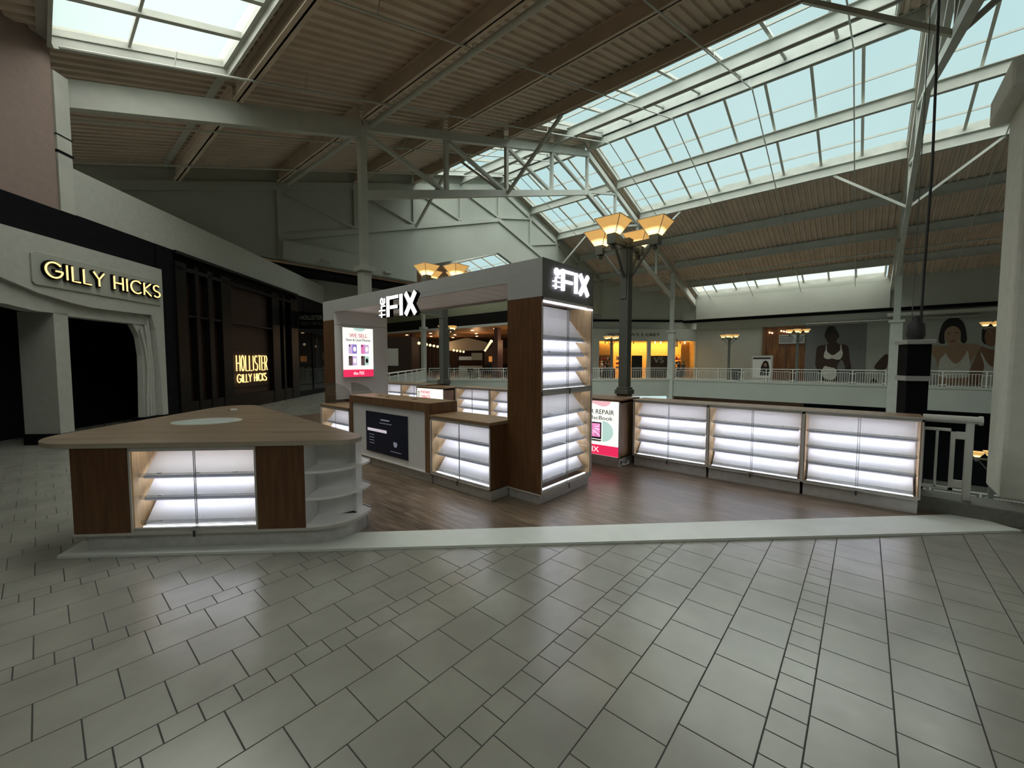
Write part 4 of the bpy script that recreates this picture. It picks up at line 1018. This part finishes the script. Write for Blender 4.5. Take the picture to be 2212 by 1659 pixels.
# the FIX letters
def fix_letters(mb, x0, x1, z0, z1, y, d):
    h = z1 - z0; w = x1 - x0; s = w * .07
    def strip(xa, za, xb, zb, t_):
        dx, dz = xb - xa, zb - za; L = math.hypot(dx, dz); nx, nz = -dz / L * t_ / 2, dx / L * t_ / 2
        return [(xa + nx, za + nz), (xb + nx, zb + nz), (xb - nx, zb - nz), (xa - nx, za - nz)]
    def vbar(xa, za, xb, zb, t_): mb.prism(strip(xa, za, xb, zb, t_), y - d / 2, y + d / 2, 'y')
    X_ = lambda f: x0 + w * f
    vbar(X_(.255), z0, X_(.255), z1, s); vbar(X_(.295), z1 - h * .09, X_(.53), z1 - h * .075, h * .15); vbar(X_(.315), z0 + h * .45, X_(.505), z0 + h * .45, h * .16)
    vbar(X_(.604), z0, X_(.604), z1, s)
    vbar(X_(.715), z1, X_(.955), z0, s * 1.02); vbar(X_(.955), z1, X_(.715), z0, s * 1.02)
    fx0 = X_(.215)
    # "the" set vertically, reading upwards
    tx1 = fx0 - w * .045; tw_ = w * .155; q = h * .062; tz = z0 + h * .03; H3 = h * .93
    def lp(pts):
        for a, b in zip(pts, pts[1:]):
            if math.hypot(a[0] - b[0], a[1] - b[1]) < 1e-5: continue
            ex = (b[0] - a[0]), (b[1] - a[1]); L = math.hypot(*ex); ux, uz = ex[0] / L * q * .45, ex[1] / L * q * .45
            vbar(a[0] - ux, a[1] - uz, b[0] + ux, b[1] + uz, q)
    X = lambda u: tx1 - tw_ * u          # letter height runs leftwards
    Z = lambda v: tz + H3 * v            # reading direction runs upwards
    lp([(X(0), Z(.11)), (X(1), Z(.11))]); lp([(X(.62), Z(0)), (X(.62), Z(.24))])
    lp([(X(0), Z(.34)), (X(1), Z(.34))]); lp([(X(.6), Z(.34)), (X(.62), Z(.52)), (X(.5), Z(.57)), (X(0), Z(.57))])
    lp([(X(.36), Z(.70)), (X(.36), Z(.96)), (X(.58), Z(.98)), (X(.74), Z(.9)), (X(.74), Z(.76)), (X(.58), Z(.68)), (X(.2), Z(.68)), (X(.02), Z(.76)), (X(.02), Z(.94))])
    return mb
s4 = thing('kiosk_sign', 'flat white lit letters on grey fascia above the display tower', 'sign', (TX0, TY0, 0), 0)
fix_letters(MB(), .17, 1.0, 2.535, 2.79, -.025, .03).build('lit_letters', M_LETTER, s4, bevel=.006)
s5 = thing('kiosk_sign', 'white lit letters with deep black sides hung at the portal front', 'sign', (3.74, 2.78, 0), RA)
fix_letters(MB(), -3.12, -2.11, 2.385, 2.70, -.155, .01).build('lit_letters', emitter('white_letter_faces', (1, 1, .98), 1.5), s5)
fix_letters(MB(), -3.12, -2.11, 2.385, 2.70, -.115, .068).build('letter_returns', M_BLACK, s5)

# WE SELL light box on the white panel (faces -Y)
ws = thing('light_box', 'lit WE SELL New and Used Phones poster box on white panel', 'light box', (3.86, 7.715, 0), 0)
w_ = .65
MB().box(0, w_, -.05, 0, 1.38, 2.355).build('case', M_TRIM, ws, bevel=.004)
MB().box(.004, w_ - .004, -.055, -.05, 1.384, 1.53).build('red_band', M_RED, ws)
MB().box(.004, w_ - .004, -.055, -.05, 1.53, 2.352).build('light_panel', M_BOX, ws)
lettering('WE SELL', M_REDE, ws, .14, .52, 2.165, 2.24, -.058)
lettering('New & Used Phones', M_INK, ws, .07, .585, 2.09, 2.14, -.058)
MB().prism(arc(.35, 2.352, .13, .065, 180, 360, 12), -.058, -.055, 'y').build('teal_shape', M_TEALE, ws)
for i, (x, z, a_, b_) in enumerate(((.115, 1.84, M_LILAC, M_VIOL), (.375, 1.84, M_MAG, M_LILAC), (.115, 1.61, M_BRN, M_LILAC), (.375, 1.61, M_BRN, M_TEALE))):
    MB().box(x, x + .09, -.058, -.055, z, z + .19).build('phone_back', a_, ws); MB().box(x + .08, x + .17, -.06, -.056, z + .003, z + .187).build('phone_front', b_, ws)
    MB().box(x + .012, x + .035, -.0595, -.058, z + .14, z + .18).build('phone_camera', M_INK, ws)
    MB().prism(arc(x + .125, z + .095, .03, .05, 0, 360, 12)[:-1], -.062, -.06, 'y').build('phone_wallpaper', (M_BOX, M_BOX, M_BOX, M_INK)[i], ws)
lettering('the FIX', M_BOX, ws, .21, .44, 1.425, 1.49, -.058)

# ------------------------------------------------------------------ KIOSK: front counter line (faces -X), front at X = 3.43
FX = 3.43
rd = thing('repair_desk', 'oak framed repair desk with white front and dark screen', 'desk', (FX, 6.62, .022), RA)
Wd, z1 = 2.18, 1.10
MB().box(0, Wd, 0, .50, z1 - .115, z1).box(0, .085, 0, .50, .14, z1 - .115).box(Wd - .105, Wd, 0, .50, .14, z1 - .115).build('oak_frame', M_OAK, rd, bevel=.002)
MB().box(0, Wd, 0.001, .499, z1, z1 + .004).build('desk_top', M_TOPR, rd)
MB().box(.085, Wd - .105, .02, .04, .14, z1 - .115).build('front_panel', M_WHITE, rd)
MB().box(.02, Wd, .03, .48, 0, .125).build('plinth', M_KICK, rd, bevel=.003); MB().box(0, Wd, 0, .49, .125, .14).build('base_trim', M_TRIM, rd)
MB().box(.6, .604, .025, .03, 0, .125).build('plinth_seam', M_INK, rd)
sx0, sx1, sz0, sz1 = .515, 1.655, .235, .875
tvo = MB().box(sx0, sx1, .008, .02, sz0, sz1).build('screen', M_SCREEN, rd)
MB().box(sx0 + .05, sx0 + .60, .006, .008, sz0 + .33, sz0 + .375).build('menu_bar', M_SCRTXT, tvo)
mm = MB().box(sx0 + .44, sx0 + .68, .006, .008, sz0 + .52, sz0 + .54).box(sx0 + .40, sx0 + .74, .006, .008, sz0 + .475, sz0 + .483)
for i in range(4): mm.box(sx0 + .1, sx0 + .24, .006, .008, sz0 + .27 - i * .045, sz0 + .277 - i * .045)
mm.box(sx0 + .70, sx0 + .98, .006, .008, sz0 + .07, sz0 + .077).build('menu_lines', M_SCRDIM, tvo)
MB().prism(arc(sx0 + .83, sz0 + .2, .05, .055, 150, 380, 12), .006, .008, 'y').build('screen_icon', M_SCRDIM, tvo)
for (x, y) in ((.55, .26), (.80, .24), (1.52, .24)):
    MB().tube([(x, y, z1 + .002), (x, y, z1 + .007)], .042, 16).build('cable_grommet', M_BROWND, rd)
lc = case('display_case', 'low lit display case with oak top between desk and tower', (FX, 4.43, .022), RA, 1.13, .52, .14, .915, [.66, .42, .195], top=M_TOPR, outer=M_OAKSHADE, kick=.125, topthick=.035)
lc2 = case('display_case', 'low lit display case left of the repair desk under acrylic shields', (FX, 7.715, .022), RA, 1.08, .52, .14, .845, [.55, .36, .18], top=M_TOPR, outer=M_OAK, kick=.125, topthick=.03)
rc = thing('interior_counter', 'oak work counter on the inner side of the kiosk', 'counter', (4.0, 3.32, .022), 0)
MB().box(0, .5, 0, 2.2, .12, .80).build('cabinet', M_OAKSHADE, rc); MB().box(-.02, .5, -.01, 2.2, .80, .83).build('worktop', M_TOPR, rc)
# acrylic shields
for i, (ya, lab) in enumerate(((7.60, 'clear acrylic shield at the outer end of the low case'), (7.12, 'clear acrylic shield nearer the repair desk'))):
    t = thing('acrylic_shield', lab, 'shield', (FX + (.30 if i else .07), ya, .897), R_(-62 if i else -48))
    prof = [(0, 0), (.46, 0), (.46, .16), (.42, .25), (.33, .33), (.20, .385), (.08, .405), (0, .41)]
    MB().prism(prof, 0, .005, 'y').build('sheet', M_ACR, t)
    MB().box(.1, .16, -.03, .035, -.0, .012).build('foot', M_ACR, t)

# ------------------------------------------------------------------ ISLAND COUNTER, local u = (1,-1)/sqrt2, v = (1,1)/sqrt2
ic = thing('island_counter', 'triangular oak topped island counter with lit glass window', 'counter', (0, 0, .022), R_(-45))
def rounded(pts, rad, n=10):
    out = []; N = len(pts)
    for i in range(N):
        p0, p1, p2 = V((*pts[i - 1], 0)), V((*pts[i], 0)), V((*pts[(i + 1) % N], 0)); r = rad[i]
        a = (p0 - p1).normalized(); b = (p2 - p1).normalized(); ang = a.angle(b); d = r / math.tan(ang / 2)
        c = p1 + (a + b).normalized() * (r / sin(ang / 2)); s_ = p1 + a * d; e = p1 + b * d
        a0 = math.atan2(s_.y - c.y, s_.x - c.x); a1 = math.atan2(e.y - c.y, e.x - c.x); da = (a1 - a0 + pi) % (2 * pi) - pi
        out += [(c.x + r * cos(a0 + da * k_ / n), c.y + r * sin(a0 + da * k_ / n)) for k_ in range(n + 1)]
    return out
tri = [(-4.11, 3.735), (-.93, 3.735), (-4.11, 7.39)]
top = rounded(tri, [.56, .18, .30], 16)
MB().prism(top, .923, .963).build('counter_top', mat('beige_edge_band', (.40, .345, .27), .5), ic, bevel=.004)
MB().prism([(a * .999 + (-.0027), b) for a, b in top], .9625, .9640).build('top_veneer', M_TOP, ic)
F = 3.755   # front face
body = rounded([(-3.56, F), (-1.60, F), (-1.60, 4.3), (-3.1, 6.0), (-3.56, 5.5)], [.01, .01, .01, .15, .15], 3)
# carcass in pieces so the window stays open
MB().box(-3.56, -3.085, F, F + .5, .16, .923).build('front_door', M_OAKSHADE, ic, bevel=.003); MB().box(-2.015, -1.60, F, F + .5, .16, .923).build('front_door', M_OAKSHADE, ic, bevel=.003)
MB().prism([(-3.56, F + .5), (-1.60, F + .5), (-1.62, 4.42), (-2.9, 5.85), (-3.2, 6.0), (-3.56, 5.6)], .16, .923).build('carcass', M_OAKSHADE, ic)
MB().prism(rounded([(-3.57, F - .01), (-1.13, F - .01), (-1.13, 4.22), (-3.0, 6.2), (-3.57, 5.8)], [.01, .44, .10, .2, .2], 16), .145, .165).build('base_trim', M_TRIM, ic)
MB().prism(rounded([(-3.5, F + .05), (-1.17, F + .05), (-1.17, 4.20), (-3.0, 6.1), (-3.5, 5.7)], [.01, .40, .10, .2, .2], 18), .0, .145).build('plinth', M_KICK, ic, smooth=True)
# curved end shelves
sh_out = rounded([(-1.60, F), (-1.135, F), (-1.135, 4.21), (-1.60, 4.62)], [.004, .44, .09, .004], 18)
for z in (.165, .415, .66):
    MB().prism(sh_out, z, z + .022).build('end_shelf', M_WHITE, ic)
MB().box(-1.612, -1.598, F + .002, F + .5, .165, .923).build('end_side_panel', M_WHITE, ic)
cv = rounded([(-1.60, F + .28), (-1.235, F + .28), (-1.235, 4.05), (-1.60, 4.40)], [.004, .20, .02, .004], 18)
MB().prism(cv, .187, .923).build('end_core', M_WHITE, ic, smooth=True)
# glazed window: reuse the case builder then adopt its parts
tmp = case('w', '', (0, 0, 0), 0, 1.07, .46, .165, .923, [.65, .45, .225], outer=M_OAKL, kick=0)
for ch in list(tmp.children):
    ch.parent = ic; ch.location = (-3.085, F - .002, 0)
bpy.data.objects.remove(tmp)
ov = rounded([(-3.2, 4.36), (-2.62, 4.36), (-2.62, 4.72), (-3.2, 4.72)], [.179] * 4)
MB().prism([(-3.25 + .36 * cos(a * pi / 20), 5.06 + .29 * sin(a * pi / 20)) for a in range(40)], .964, .966).build('oval_inlay', mat('pale_green_glass', (.55, .62, .55), .2), ic)
MB().prism([(-3.25 + .34 * cos(a * pi / 20), 5.06 + .273 * sin(a * pi / 20)) for a in range(40)], .9655, .9675).build('oval_glass', mat('oval_white', (.60, .66, .62), .15), ic)
ch_ = thing('charger_plug', 'small white plastic charger lying on the island counter top', 'charger', (1.785, 6.81, .9865), R_(-30))
MB().box(-.03, .055, -.02, .02, 0, .03).build('body', M_WHITE, ch_, bevel=.004); MB().box(-.055, -.03, -.009, .009, .008, .02).build('plug', M_CHROME, ch_)
